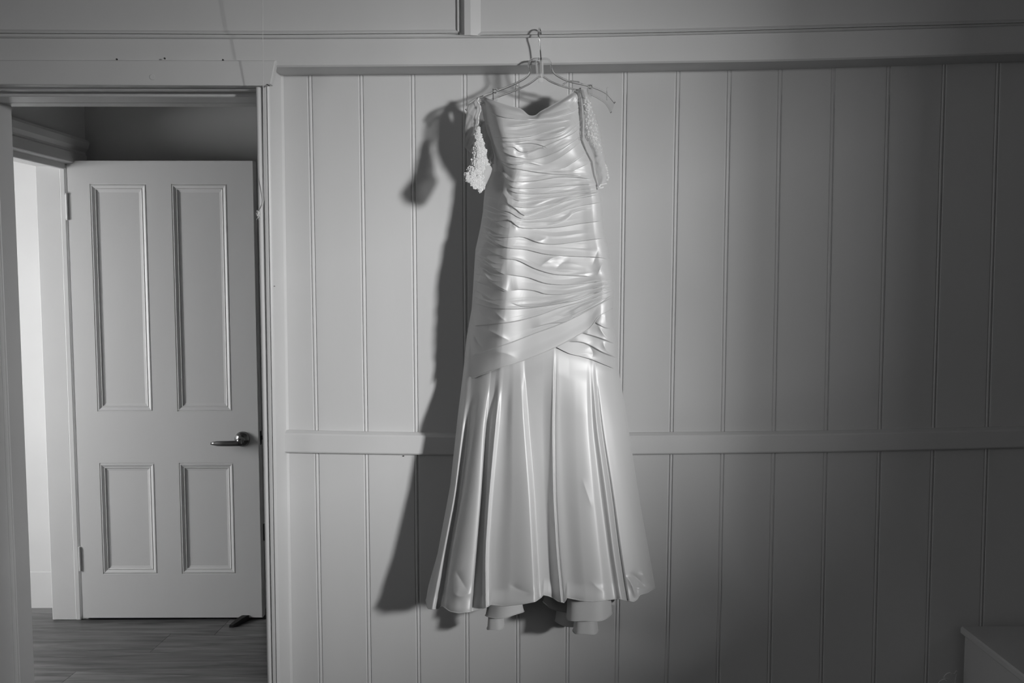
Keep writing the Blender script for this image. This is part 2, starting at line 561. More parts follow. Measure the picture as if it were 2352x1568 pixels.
b.build('wall_right', M_ROOM, **ST)
b = MB()
for (a, c) in (((wy0, wz0), (wy0 + .006, wz1)), ((wy1 - .006, wz0), (wy1, wz1)), ((wy0, wz0), (wy1, wz0 + .006)), ((wy0, wz1 - .006), (wy1, wz1))):
    b.box((XR + .01, a[0], a[1]), (XR + .05, c[0], c[1]), .004)
win = b.build('window_1', M_TRIM, **ST)
MB().box((XR + .03, wy0 + .006, wz0 + .006), (XR + .034, wy1 - .006, wz1 - .006)).build('pane', M_GLASS, win)
rings = []                                      # unseen net added over the window edge to soften the beam's falloff
for k in range(2):
    z = (wz0 - .12, wz1 + .1)[k]
    rings.append([(XR - .02 - .009 * math.sin(i * 1.35), -2.847 + .38 * i / 40, z) for i in range(41)])
MB().loft(rings, closed=False, cap=False).build('softening_scrim', M_SCRIM, win, smooth=True)

# ---------------------------------------------------------------- hallway
YD = 1.50                                     # front face of the open door
YHB = 1.66                                    # hall back wall
XHL = P(195, 300, YHB)[0]                     # hall left wall plane
XH2 = P(80, 380, YD)[0]                       # its other face
HEADZ = PX(80, 362, XHL)[2]
DX0, DX1 = P(165, 700, YD)[0], P(589, 800, YD)[0]
DZ0, DZ1 = P(390, 1418, YD)[2], P(390, 369, YD)[2]
YJ = YD + .01
ZHC = 3.0
MB().box((XH2 - .2, YHB, 0), (1.2, YHB + .1, ZHC)).build('wall_hall_back', M_HALL, **ST)
b = MB()
b.box((XH2, YJ + .03, 0), (XHL, YHB, ZHC))
b.box((XH2, YW, HEADZ + .06), (XHL, YJ + .03, ZHC))
b.box((XH2, YW, 0), (XHL, .35, HEADZ + .06))
hl = b.build('wall_hall_left', M_HALL, **ST)
MB().box((1.1, YW, 0), (1.2, YHB, ZHC)).build('wall_hall_right', M_HALL, **ST)
MB().box((-5.2, YW, ZHC), (1.2, 2.4, ZHC + .1)).build('ceiling_hall', M_CEIL, **ST)
# casing and lining of the side doorway
cas = MB().box((XH2 - .005, YJ, 0), (XHL - .045, YJ + .03, HEADZ + .03), .003).build('trim_7', M_TRIM, **ST)
MB().box((XHL - .047, YJ - .004, 0), (XHL - .022, YJ + .028, HEADZ + .03), .004).build('door_stop_strip', M_TRIM, cas)
MB().box((XHL - .024, YJ + .010, 0), (XHL + .004, YJ + .035, HEADZ + .03), .002).build('rebate_strip', M_TRIM, cas)
MB().box((XH2 - .005, .34, HEADZ), (XHL - .045, YJ + .03, HEADZ + .07), .003).build('head_lining', M_TRIM, cas)
MB().box((XHL - .048, .34, HEADZ - .012), (XHL - .022, YJ + .0, HEADZ + .05), .003).build('head_stop', M_TRIM, cas)
rings = []
zc0 = HEADZ + .012
for y in (.36, YJ + .115):
    rings.append([(XHL - .03, y, zc0), (XHL + .016, y, zc0), (XHL + .02, y, zc0 + .004), (XHL + .02, y, zc0 + .045), (XHL + .012, y, zc0 + .052), (XHL + .014, y, zc0 + .06), (XHL + .028, y, zc0 + .075), (XHL + .034, y, zc0 + .1), (XHL + .03, y, zc0 + .112), (XHL - .03, y, zc0 + .114)])
MB().loft(rings).build('head_casing', M_TRIM, cas)
MB().box((XHL - .01, YJ + .045, 0), (XHL + .018, YJ + .115, zc0 + .01), .004).build('side_casing', M_TRIM, cas)
# room beyond
zf = PZ(95, 1391, 0.0)
YR = zf[1]
wb = MB().box((-5.2, YR + .012, 0), (XH2 + .02, YR + .1, ZHC)).build('wall_side_room_back', M_PAINT, **ST)
for k in range(8):
    x1 = XH2 + .018 - k * .16
    rings = [[(x, YR + y, z) for x, y in ((x1 - .159, .012), (x1 - .159, .003), (x1 - .156, 0), (x1 - .012, 0), (x1 - .009, .004), (x1 - .005, -.001), (x1 - .001, .004), (x1 - .001, .012))] for z in (0, 2.6)]
    MB().loft(rings).build('board', M_PAINT, wb)
zb1 = P(95, 1296, YR - .02)[2]
rings = [[(x, YR + .001, 0), (x, YR - .026, 0), (x, YR - .026, zb1 - .034), (x, YR - .020, zb1 - .030), (x, YR - .022, zb1 - .022), (x, YR - .012, zb1 - .008), (x, YR - .008, zb1), (x, YR + .001, zb1)] for x in (-5.2, XH2 + .01)]
MB().loft(rings).build('baseboard_side_room', M_TRIM, **ST)
MB().box((-5.3, YW, 0), (-5.2, 2.4, ZHC)).build('wall_side_room_left', M_PAINT, **ST)
MB().box((-5.2, YW - .0, 0), (XL - .1, YW + .1, ZHC)).build('wall_side_room_front', M_PAINT, **ST)
MB().box((XHL + .03, YHB - .018, 0), (1.1, YHB - .0, .14), .003).build('baseboard_hall', M_TRIM, **ST)

# hall floor planks
hf = MB().box((-5.2, 0.02, -.06), (1.2, 2.4, -.006)).build('floor_hall', M_FLOORB, **ST)
a1, a2 = PZ(77, 1445.5, 0), PZ(612, 1461.5, 0)
ang = math.atan2(a2[1] - a1[1], a2[0] - a1[0])
pw = 0.192
ca, sa = math.cos(ang), math.sin(ang)
for r in range(-8, 6):
    off = a1 + np.array([-sa, ca, 0]) * (pw * r)
    L = 2.1
    s0 = -3.6 + (r * .83 + .2) % L
    if r == -1:
        s0 = (PZ(375, 1475, 0) - a1)[0] - 3 * L
    k = 0
    while s0 < 3.4:
        u0, u1 = s0 + .0002, s0 + L - .0002
        v0, v1 = .0003, pw - .0003
        e = .0007
        def W(u, v, z):
            return (off[0] + u * ca - v * sa, off[1] + u * sa + v * ca, z)
        ys = [W(u, v, 0)[1] for u in (u0, u1) for v in (v0, v1)]
        if min(ys) > 0.03 and max(ys) < 2.38 and -5.15 < W(u0, 0, 0)[0] and W(u1, 0, 0)[0] < 1.6 and W(u0, 0, 0)[0] < .6:
            V = [W(u0, v0, -.006), W(u1, v0, -.006), W(u1, v1, -.006), W(u0, v1, -.006), W(u0, v0, -e), W(u1, v0, -e), W(u1, v1, -e), W(u0, v1, -e),
                 W(u0 + e, v0 + e, 0), W(u1 - e, v0 + e, 0), W(u1 - e, v1 - e, 0), W(u0 + e, v1 - e, 0)]
            F = [(8, 9, 10, 11)]
            for i in range(4):
                j = (i + 1) % 4
                F += [(i, j, 4 + j, 4 + i), (4 + i, 4 + j, 8 + j, 8 + i)]
            mesh('plank', V, F, M_WOOD, hf)
        s0 += L

# open four-panel door
PR = []
for (tl, tr, bl, br) in (((211, 422), (339, 422), (222, 942), (351, 945)), ((397, 422), (526, 422), (405, 945), (532, 947)),
                         ((227, 1061), (355, 1063), (234, 1316), (359, 1318)), ((411, 1063), (536, 1065), (416, 1318), (539, 1320))):
    A, B_, C_, D_ = [P(x, y, YD) for x, y in (tl, tr, bl, br)]
    PR.append(((A[0] + C_[0]) / 2, (B_[0] + D_[0]) / 2, (C_[2] + D_[2]) / 2, (A[2] + B_[2]) / 2))
ca0 = (PR[0][0] + PR[2][0]) / 2, (PR[0][1] + PR[2][1]) / 2
cb0 = (PR[1][0] + PR[3][0]) / 2, (PR[1][1] + PR[3][1]) / 2
gx = [DX0, ca0[0], ca0[1], cb0[0], cb0[1], DX1]
gz = [DZ0, (PR[2][2] + PR[3][2]) / 2, (PR[2][3] + PR[3][3]) / 2, (PR[0][2] + PR[1][2]) / 2, (PR[0][3] + PR[1][3]) / 2, DZ1]
V = [(x, YD, z) for z in gz for x in gx]
F = []
for j in range(5):
    for i in range(5):
        if i in (1, 3) and j in (1, 3):
            continue
        F.append((j * 6 + i, j * 6 + i + 1, (j + 1) * 6 + i + 1, (j + 1) * 6 + i))
b = MB().add(V, F)
e = .004
b.add([(DX0, YD, DZ0), (DX1, YD, DZ0), (DX1 + e, YD + e, DZ0), (DX1 + e, YD + .042, DZ0), (DX0, YD + .042, DZ0),
       (DX0, YD, DZ1), (DX1, YD, DZ1), (DX1 + e, YD + e, DZ1), (DX1 + e, YD + .042, DZ1), (DX0, YD + .042, DZ1)],
      [(1, 2, 7, 6), (2, 3, 8, 7), (3, 4, 9, 8), (4, 0, 5, 9), (0, 4, 3, 2, 1), (5, 6, 7, 8, 9)])
door = b.build('door_1', M_DOOR, **ST)
for jz in (3, 1):
    for ix in (1, 3):
        x0, x1, z0, z1 = gx[ix], gx[ix + 1], gz[jz], gz[jz + 1]
        pr = [(0, 0), (.0012, .0025), (.0030, .0028), (.0055, -.0004), (.008, -.0004), (.018, .0042), (.0190, .0058), (.0205, .0036), (.0225, .0036), (.026, .0075), (.036, .0095)]
        rings = [[(x0 + o, YD + d, z0 + o), (x1 - o, YD + d, z0 + o), (x1 - o, YD + d, z1 - o), (x0 + o, YD + d, z1 - o)] for o, d in pr]
        MB().loft(rings, cap=False).build('panel_moulding', M_DOOR, door)
        o, d = pr[-1]
        MB().box((x0 + o - .001, YD + d, z0 + o - .001), (x1 - o + .001, YD + .034, z1 - o + .001)).build('door_panel', M_DOOR, door)
# lever handle
hc = P(557, 1008, YD)
hd = MB().lathe(hc + [0, -.0, 0], (0, -1, 0), [(.0315, -.001), (.0335, .003), (.0325, .008), (.027, .014), (.018, .019), (.013, .022), (.0125, .046), (.009, .052), (.001, .053)], 32).build('door_handle', M_PEWTER, door, smooth=True, label='dark metal lever handle on a round rose')
rings = []
for t in np.linspace(0, 1, 10):
    c = hc + np.array([.012 - .138 * t, -.046 - .006 * math.sin(t * 3.1) + .006 * t, -.010 - .002 * t])
    rz, ry = (.0125 - .0015 * t) * (1 if t < .8 else 1 - 2.6 * (t - .8)), .0075 * (1 if t < .85 else 1 - 3 * (t - .85))
    rings.append([c + np.array([0, ry * math.cos(q), rz * math.sin(q)]) for q in np.linspace(0, 2 * math.pi, 13)[:-1]])
MB().loft(rings).build('lever', M_PEWTER, hd, smooth=True)
lz = P(592, 1007, YD)[2]
MB().box((DX1 + e - .001, YD + .012, lz - .03), (DX1 + e + .0015, YD + .034, lz + .03), .0005).build('latch_plate', M_DARKM, door)
MB().box((DX1 + e, YD + .018, lz - .008), (DX1 + e + .009, YD + .03, lz + .008), .001).build('latch_bolt', M_DARKM, door)
# hinge
hz0, hz1 = P(153, 502, YD)[2], P(153, 447, YD)[2]
b = MB()
b.tube([(DX0 - .004, YD - .003, hz0), (DX0 - .004, YD - .003, hz1)], .005, 10)
b.box((DX0 - .02, YD + .001, hz0), (DX0 - .003, YD + .004, hz1))
hg = b.build('hinge', M_TRIM, door)
for f in (-.02, 1.02):
    z = hz0 + (hz1 - hz0) * f
    MB().tube([(DX0 - .004, YD - .003, z - .004), (DX0 - .004, YD - .003, z + .004)], .0058, 8).build('hinge_knuckle', M_TRIM, hg)
hz0, hz1 = P(170, 1310, YD)[2], P(170, 1255, YD)[2]
MB().tube([(DX0 - .004, YD - .003, hz0), (DX0 - .004, YD - .003, hz1)], .005, 10).build('hinge', M_TRIM, door)
# rubber wedge under the door
dw = P(545, 1432, YD - .03)
st = thing('door_wedge', (dw[0], YD, 0.0), 'black rubber wedge on the floor jammed under the open hall door', 'doorstop')
A = PZ(531, 1441, 0.0)
B2 = PZ(560, 1424, 0.0)
rings = []
for t, (wd, h) in zip(np.linspace(0, 1, 5), ((.009, .012), (.012, .018), (.014, .024), (.015, .026), (.014, .020))):
    c = A + (B2 + [.02, .015, 0] - A) * t
    rings.append([c + np.array([-wd, 0, .0005]), c + np.array([wd, 0, .0005]), c + np.array([wd * .85, 0, h]), c + np.array([-wd * .85, 0, h])])
MB().loft(rings).build('wedge_body', M_BLACK, st)
# strike plate on our own jamb
z0, z1 = P(606, 1242, YS)[2], P(606, 1204, YS)[2]
xs_ = P(605, 1222, YS)[0]
MB().box((xs_ - .0012, YS + .002, z0), (xs_ + .004, YS + .02, z1)).build('strike_plate', M_DARKM, post)

# ---------------------------------------------------------------- pull cord
cp = [P(603, -90, -.23), P(603.5, 60, -.20), P(604, 150, -.18), P(604.2, 194, -.17), P(605, 300, -.145), P(606, 400, -.12), P(606, 450, -.106), P(605, 466, YF - .004), P(598, 480, YF - .004), P(593, 488, YS - .009)]
tc_ = thing('pull_cord', tuple(cp[0]), 'thin white string hanging from above, snagged on the door jamb', 'cord')
MB().tube([tuple(v) for v in spline(cp, 50)], .0008, 6).build('cord', M_CORD, tc_, smooth=True)
b = MB()
for k in range(14):
    a = P(592 + random.uniform(-2, 3), 488 + random.uniform(-2, 6), YS - .009)
    c = a + np.array([random.uniform(-.007, .007), random.uniform(-.008, .0), random.uniform(-.018, .004)])
    m_ = (a + c) / 2 + np.array([random.uniform(-.003, .003), -.002, .001])
    b.tube([a, m_, c], .0007, 5)
b.tube([P(590, 484, YS - .009), P(595, 489, YS - .011), P(591, 494, YS - .009), P(594, 499, YS - .010)], .0026, 7)
b.build('frayed_knot', M_CORD, tc_, smooth=True)

# ---------------------------------------------------------------- dresser in the right corner
c0 = P(2205, 1437, -.02)
ztop = c0[2]
dr = thing('dresser', (c0[0] + .4, -.24, 0), 'white dresser in the dark bottom right corner, only its top edge and left side showing', 'dresser')
MB().box((c0[0], -.52, ztop - .021), (c0[0] + .95, -.02, ztop), .004).build('top', M_TRIM, dr)
x0, x1, y0, y1 = c0[0] + .014, c0[0] + .936, -.505, -.022
b = MB()
b.box((x0, y0, .06), (x0 + .018, y1, ztop - .021)).box((x1 - .018, y0, .06), (x1, y1, ztop - .021)).box((x0 + .018, y1 - .01, .06), (x1 - .018, y1, ztop - .021)).box((x0 + .018, y0, .06), (x1 - .018, y1 - .01, .08))
b.build('carcass', M_TRIM, dr)
for lx in (x0 + .01, x1 - .05):
    for ly in (y0 + .01, y1 - .05):
        MB().box((lx, ly, 0), (lx + .04, ly + .04, .06), .003).build('foot', M_TRIM, dr)
nd = 3
dh = (ztop - .021 - .085) / nd
for k in range(nd):
    z = .083 + k * dh
    d = MB().box((x0 + .02, y0 - .018, z), (x1 - .02, y0 + .001, z + dh - .006), .003).build('drawer', M_TRIM, dr)
    for kx in (.25, .75):
        MB().lathe((x0 + (x1 - x0) * kx, y0 - .018, z + dh / 2), (0, -1, 0), [(.008, 0), (.006, .01), (.014, .018), (.012, .026), (.001, .028)], 14).build('knob', M_CHROME, d, smooth=True)
# pale flex behind the dresser
cz = [P(2150, 1588, -.06), P(2156, 1567, -.07), P(2165, 1560, -.075), (P(2173, 1558.5, -.08)), P(2176, 1561, -.07), P(2171, 1562, -.05), P(2168, 1555, -.04), P(2174, 1547, -.05), P(2181, 1543.5, -.055), P(2188, 1548, -.05), P(2193, 1546, -.05), P(2196, 1540, -.06), P(2198, 1543, -.05), P(2194, 1566, -.03)]
zl = P(2194, 1566, -.03)
cz += [(zl[0] - .004, -.03, zl[2] - .25), (zl[0] - .02, -.05, .004)]
cz = [P(2150, 1588, -.06) + [-.03, 0, -.2], np.array([P(2150, 1588, -.06)[0] - .04, -.06, .004])][::-1] + cz
tk = thing('power_flex', (zl[0] - .04, -.05, 0), 'thin pale cable looped against the wall left of the white dresser', 'cable')
MB().tube([tuple(v) for v in spline(cz, 110)], .0011, 6).build('flex', M_CORD, tk, smooth=True)

# ---------------------------------------------------------------- wedding dress
dress = thing('wedding_dress', tuple(P(1240, 1400, -.12)), 'white satin wedding dress with ruched bodice and lace sleeves on a clear hanger', 'dress')
XLf = lfun([(190, 1104), (222, 1104), (251, 1107), (269, 1110), (294, 1116), (316, 1123), (341, 1127), (376, 1131), (394, 1130), (417, 1120), (433, 1114), (460, 1111), (487, 1109), (524, 1103), (573, 1092), (604, 1090), (653, 1087), (711, 1083), (772, 1072), (861, 1063), (958, 1051), (1115, 1034), (1271, 1005), (1345, 984), (1400, 974)])
XRf = lfun([(190, 1332), (222, 1338), (264, 1339), (300, 1340), (320, 1338), (346, 1348), (371, 1362), (402, 1367), (433, 1378), (463, 1383), (500, 1385), (536, 1390), (567, 1397), (610, 1403), (653, 1410), (680, 1410), (708, 1407), (747, 1409), (796, 1418), (850, 1421), (894, 1429), (990, 1444.5), (1160, 1471), (1280, 1493), (1350, 1505), (1400, 1508)])
HBf = sfun([(180, .105), (300, .085), (450, .08), (650, .08), (850, .075), (1100, .085), (1420, .09)])
TTf = sfun([(180, .045), (230, .07), (300, .105), (370, .095), (450, .088), (560, .10), (680, .115), (800, .11), (900, .10), (1100, .10), (1420, .105)])
PF1 = sfun([(0, 0), (.02, .16), (.05, .34), (.11, .60), (.18, .86), (.235, .99), (.28, .985), (.38, .91), (.5, .885), (.65, .85), (.78, .80), (.83, .785), (.88, .79), (.92, .785), (.955, .71), (.98, .50), (1, 0)])
PF0 = sfun([(0, 0), (.03, .42), (.07, .72), (.13, .94), (.19, 1), (.35, .955), (.5, .915), (.7, .89), (.85, .80), (.93, .62), (.98, .35), (1, 0)])
PF2 = sfun([(0, 0), (.02, .2), (.06, .42), (.15, .72), (.3, .92), (.5, 1.0), (.7, .93), (.85, .75), (.94, .46), (.98, .22), (1, 0)])


def smooth01(t):
    t = np.clip(t, 0, 1)
    return t * t * (3 - 2 * t)


def hbase(X, Y):
    s = np.clip((X - XLf(Y)) / (XRf(Y) - XLf(Y)), 0, 1)
    m = smooth01((Y - 760) / 150)
    k = smooth01((Y - 330) / 110)
    return HBf(Y) + TTf(Y) * ((PF1(s) * k + PF0(s) * (1 - k)) * (1 - m) + PF2(s) * m)


def seg_dist(X, Y, C):
    """signed distance (negative above / left of the direction of travel) and position along the curve"""
    best = np.full(X.shape, 1e9)
    sd = np.zeros_like(X)
    u = np.zeros_like(X)
    n = len(C) - 1
    for k in range(n):
        ax, ay = C[k]
        dx, dy = C[k + 1] - C[k]
        l2 = dx * dx + dy * dy + 1e-9
        t = np.clip(((X - ax) * dx + (Y - ay) * dy) / l2, 0, 1)
        ex, ey = X - ax - t * dx, Y - ay - t * dy
        d2 = ex * ex + ey * ey
        m = d2 < best
        best[m] = d2[m]
        u[m] = (k + t[m]) / n
        sd[m] = np.sign(dx * ey - dy * ex)[m] * np.sqrt(d2[m])
    return sd, u


def fold(H, X, Y, pts, amp, L=13.0, w=2.6, kind='lip', t0=.12, t1=.12, n=26):
    C = spline(pts, n)
    mg = 3.0 * L + 4
    m = (X > C[:, 0].min() - mg) & (X < C[:, 0].max() + mg) & (Y > C[:, 1].min() - mg) & (Y < C[:, 1].max() + mg)
    if not m.any():
        return
    d, u = seg_dist(X[m], Y[m], C)
    tp = smooth01(u / max(t0, 1e-3)) * smooth01((1 - u) / max(t1, 1e-3))
    if kind == 'lip':
        g = np.where(d < 0, np.exp(d / L), smooth01(1 - d / w))
    else:
        a_ = np.sqrt(d * d + .8)
        g = np.exp(-a_ / (.75 * L)) if kind == 'soft' else np.exp(-(d / L) ** 2)
    H[m] += amp * tp * g


Z1 = lambda q: [(1000 + x / 3.565, 40 + y / 3.565) for x, y in q]
Z2 = lambda q: [(1040 + x / 3.267, 420 + y / 3.267) for x, y in q]
Z3 = lambda q: [(960 + x / 2.24, 780 + y / 2.24) for x, y in q]
MM = .001
# (points, height mm, ramp length px, taper left, taper right)
FOLDS = [
    (Z1([(430, 770), (520, 805), (650, 828), (800, 832), (1000, 805), (1130, 765), (1208, 700)]), 6, 15, .25, .02),
    (Z1([(560, 893), (700, 885), (850, 862), (1000, 855), (1120, 835)]), 4.5, 9, .25, .25),
    (Z1([(470, 978), (640, 984), (780, 968), (900, 932), (1050, 897), (1095, 895)]), 5.5, 14, .2, .2),
    (Z1([(500, 1012), (650, 1016), (800, 1000), (900, 1000), (1050, 960), (1130, 900), (1205, 830)]), 4, 8, .2, .05),
    (Z1([(680, 1137), (800, 1092), (960, 1022), (1110, 955), (1160, 920), (1212, 875)]), 6.5, 17, .75, .02),
    (Z1([(740, 1168), (870, 1143), (1000, 1092), (1120, 1018), (1212, 955)]), 6, 15, .75, .02),
    (Z1([(880, 1210), (1000, 1152), (1130, 1062), (1205, 1005)]), 6, 15, .75, .02),
    (Z1([(1000, 1250), (1060, 1225), (1130, 1180), (1250, 1098)]), 6, 15, .75, .05),
    (Z1([(1090, 1268), (1180, 1225), (1290, 1175)]), 5, 12, .75, .05),
    (Z1([(400, 880), (430, 965), (490, 1045), (560, 1103), (650, 1138), (740, 1152)]), 7, 14, .05, .2),
    (Z1([(420, 1000), (480, 1100), (540, 1170), (640, 1203), (760, 1190), (890, 1217)]), 5, 12, .15, .2),
    (Z1([(640, 1040), (720, 1030), (800, 1030), (880, 1050), (930, 1075)]), 4, 9, .3, .3),
    (Z1([(560, 1060), (640, 1060), (700, 1100), (780, 1090), (850, 1065), (920, 1080)]), 4, 8, .3, .3),
    (Z1([(500, 1150), (590, 1222), (700, 1243), (850, 1268), (1000, 1283), (1200, 1292)]), 5.5, 13, .15, .1),
    (Z1([(520, 1230), (600, 1332), (800, 1336), (1000, 1305), (1150, 1305), (1300, 1325)]), 5.5, 13, .15, .05),
    (Z1([(560, 1330), (640, 1392), (850, 1393), (1100, 1373), (1325, 1362)]), 5, 11, .15, .03),
    (Z1([(580, 1400), (660, 1434), (850, 1442), (1100, 1422), (1340, 1392)]), 5, 10, .15, .03),
    (Z1([(600, 1470), (700, 1502), (850, 1483), (1100, 1452), (1350, 1424)]), 5, 10, .15, .03),
    (Z1([(610, 1540), (760, 1555), (950, 1523), (1150, 1483), (1355, 1444)]), 4.5, 10, .15, .03),
    (Z2([(380, 130), (480, 200), (540, 243), (700, 193), (900, 113), (1118, 62)]), 5.5, 12, .2, .02),
    (Z2([(330, 205), (420, 215), (520, 268), (700, 253), (900, 183), (1122, 140)]), 5.5, 11, .15, .02),
    (Z2([(700, 322), (850, 272), (920, 212), (1060, 182)]), 4, 11, .3, .3),
    (Z2([(240, 230), (310, 285), (420, 275), (500, 332), (620, 338), (800, 328), (950, 303), (1130, 281)]), 7, 20, .12, .02),
    (Z2([(215, 330), (290, 390), (370, 407), (520, 403), (650, 448), (760, 458), (900, 443), (1050, 421), (1148, 412)]), 6.5, 19, .12, .02),
    (Z2([(240, 395), (385, 478), (550, 498), (700, 533), (900, 548), (1100, 557), (1170, 572)]), 6.5, 19, .12, .02),
    (Z2([(175, 535), (260, 592), (330, 660), (400, 690)]), 6, 15, .05, .2),
    (Z2([(330, 555), (395, 567), (480, 577), (620, 642), (760, 683), (900, 692), (1060, 702)]), 6.5, 20, .2, .1),
    (Z2([(175, 610), (250, 700), (330, 770), (420, 815)]), 5, 15, .05, .2),
    (Z2([(380, 680), (560, 707), (700, 752), (850, 762), (1020, 747), (1150, 727), (1205, 716)]), 6, 17, .15, .02),
    (Z2([(185, 740), (300, 782), (410, 818)]), 5, 14, .05, .2),
    (Z2([(430, 806), (500, 795), (620, 808), (700, 832), (850, 832), (1000, 802), (1150, 762), (1207, 738)]), 6, 13, .12, .02),
    (Z2([(420, 890), (530, 926), (700, 917), (850, 887), (1000, 842), (1207, 768)]), 5, 11, .2, .02),
    (Z2([(170, 900), (300, 937), (450, 943), (600, 933), (800, 902), (950, 872), (1100, 815), (1207, 785)]), 6, 14, .03, .02),
    (Z2([(160, 1070), (300, 1058), (480, 1033), (650, 988), (800, 933), (1000, 882), (1110, 840), (1207, 800)]), 6.5, 17, .03, .02),
    (Z2([(580, 1092), (720, 1053), (850, 1037), (930, 987), (1100, 903), (1205, 825)]), 5.5, 10, .2, .02),
    (Z2([(150, 1292), (260, 1253), (440, 1193), (620, 1123), (760, 1073), (900, 1013), (1050, 933), (1203, 850)]), 7, 22, .03, .02),
    (Z2([(880, 1000), (980, 950), (1090, 890), (1200, 838)]), 4, 8, .2, .02),
]
# soft cross wrinkles: (points, mm, width px)
SOFT = [
    (Z2([(300, 950), (350, 1000), (405, 1042)]), 4, 5), (Z2([(205, 1075), (320, 1130), (440, 1190)]), 5, 6), (Z2([(200, 800), (240, 880), (300, 930)]), 5, 8),
    (Z2([(200, 600), (240, 690), (280, 770)]), 5, 9), (Z2([(175, 920), (230, 1000), (320, 1040)]), 4, 8),
    (Z2([(640, 640), (690, 600), (760, 560), (880, 550)]), 5, 8), (Z2([(760, 660), (820, 600), (890, 580)]), -3, 9), (Z2([(560, 410), (640, 435), (720, 405)]), 4, 7),
    (Z2([(390, 130), (430, 190), (540, 245)]), -7, 9), (Z2([(345, 50), (400, 110), (420, 200)]), 5, 9), (Z2([(400, 20), (420, 80), (500, 130)]), -6, 8),
    (Z2([(1080, 700), (1120, 620), (1160, 570)]), 5, 8), (Z2([(1150, 690), (1165, 640), (1170, 590)]), -4, 6), (Z2([(1040, 640), (1070, 560), (1100, 480)]), -3, 9),
    (Z2([(240, 350), (270, 370), (290, 395)]), 3, 4), (Z2([(235, 380), (260, 395), (285, 420)]), 3, 4), (Z2([(440, 300), (470, 330), (500, 320)]), 4, 5),
    (Z2([(150, 1120), (190, 1200), (240, 1250)]), -4, 7), (Z2([(260, 1290), (360, 1270), (500, 1320)]), 3, 12),
    (Z1([(1080, 680), (1150, 640), (1190, 600)]), 4, 7), (Z1([(1100, 740), (1130, 680), (1150, 620)]), -4, 6), (Z1([(1150, 700), (1175, 650), (1200, 640)]), 4, 5),
    (Z1([(520, 720), (640, 760), (760, 790)]), 4, 16), (Z1([(1060, 830), (1090, 790), (1140, 800)]), -4, 10), (Z1([(420, 740), (440, 860), (470, 950)]), -4, 12),
    (Z1([(430, 1000), (520, 1160), (620, 1310)]), -7, 13), (Z1([(640, 1085), (700, 1105), (760, 1100)]), -4, 7), (Z1([(870, 1265), (1050, 1272), (1230, 1275)]), -3.5, 5),
    (Z1([(760, 1280), (900, 1275), (1100, 1280)]), -3, 5), (Z1([(550, 1200), (570, 1260), (640, 1330)]), -6, 9),
]
EXTRA = []
for pts, a, L, t0, t1 in FOLDS:
    C = spline(pts, 30)
    for rep in range(7):
        i0 = random.randint(0, 18)
        i1 = min(29, i0 + random.randint(11, 20))
        off = random.uniform(.3, 1.5) * L
        tilt = random.uniform(-13, 13)
        sub = C[i0:i1:3] + np.array([0, -off]) + np.array([[0, tilt * (k / 5 - .5) + random.uniform(-1, 1)] for k in range(len(C[i0:i1:3]))])
        if len(sub) > 3 and np.ptp(sub[:, 0]) > 45:
            EXTRA.append((sub, random.choice((-1, 1)) * random.uniform(.6, 2.2), random.uniform(3, 7.5)))

for k in range(15):                            # small gathers at the left seam
    y = 448 + k * 16.5 + random.uniform(-4, 4)
    x = float(XLf(y)) + 2
    FOLDS.append(([(x, y), (x + 20, y + random.uniform(4, 10)), (x + 42, y + random.uniform(14, 24)), (x + 66, y + random.uniform(18, 30))], random.uniform(2.5, 4.5), random.uniform(6, 11), .05, .45))
# neckline and lower edge of the wrapped bodice
NECK = spline(Z1([(372, 640), (400, 650), (440, 668), (500, 690), (600, 722), (690, 748), (752, 800), (800, 800), (850, 765), (900, 740), (1000, 685), (1100, 622), (1160, 585), (1192, 574)]), 300)
BOT = spline(Z2([(142, 1466), (330, 1390), (520, 1331), (770, 1226), (960, 1126), (1040, 1075), (1095, 1003), (1150, 970), (1204, 940)]), 300)
xlb = lambda y: np.where(y > 711, np.interp(y, [711, 740, 800, 868], [1083, 1079, 1081, 1083.5]), XLf(y))


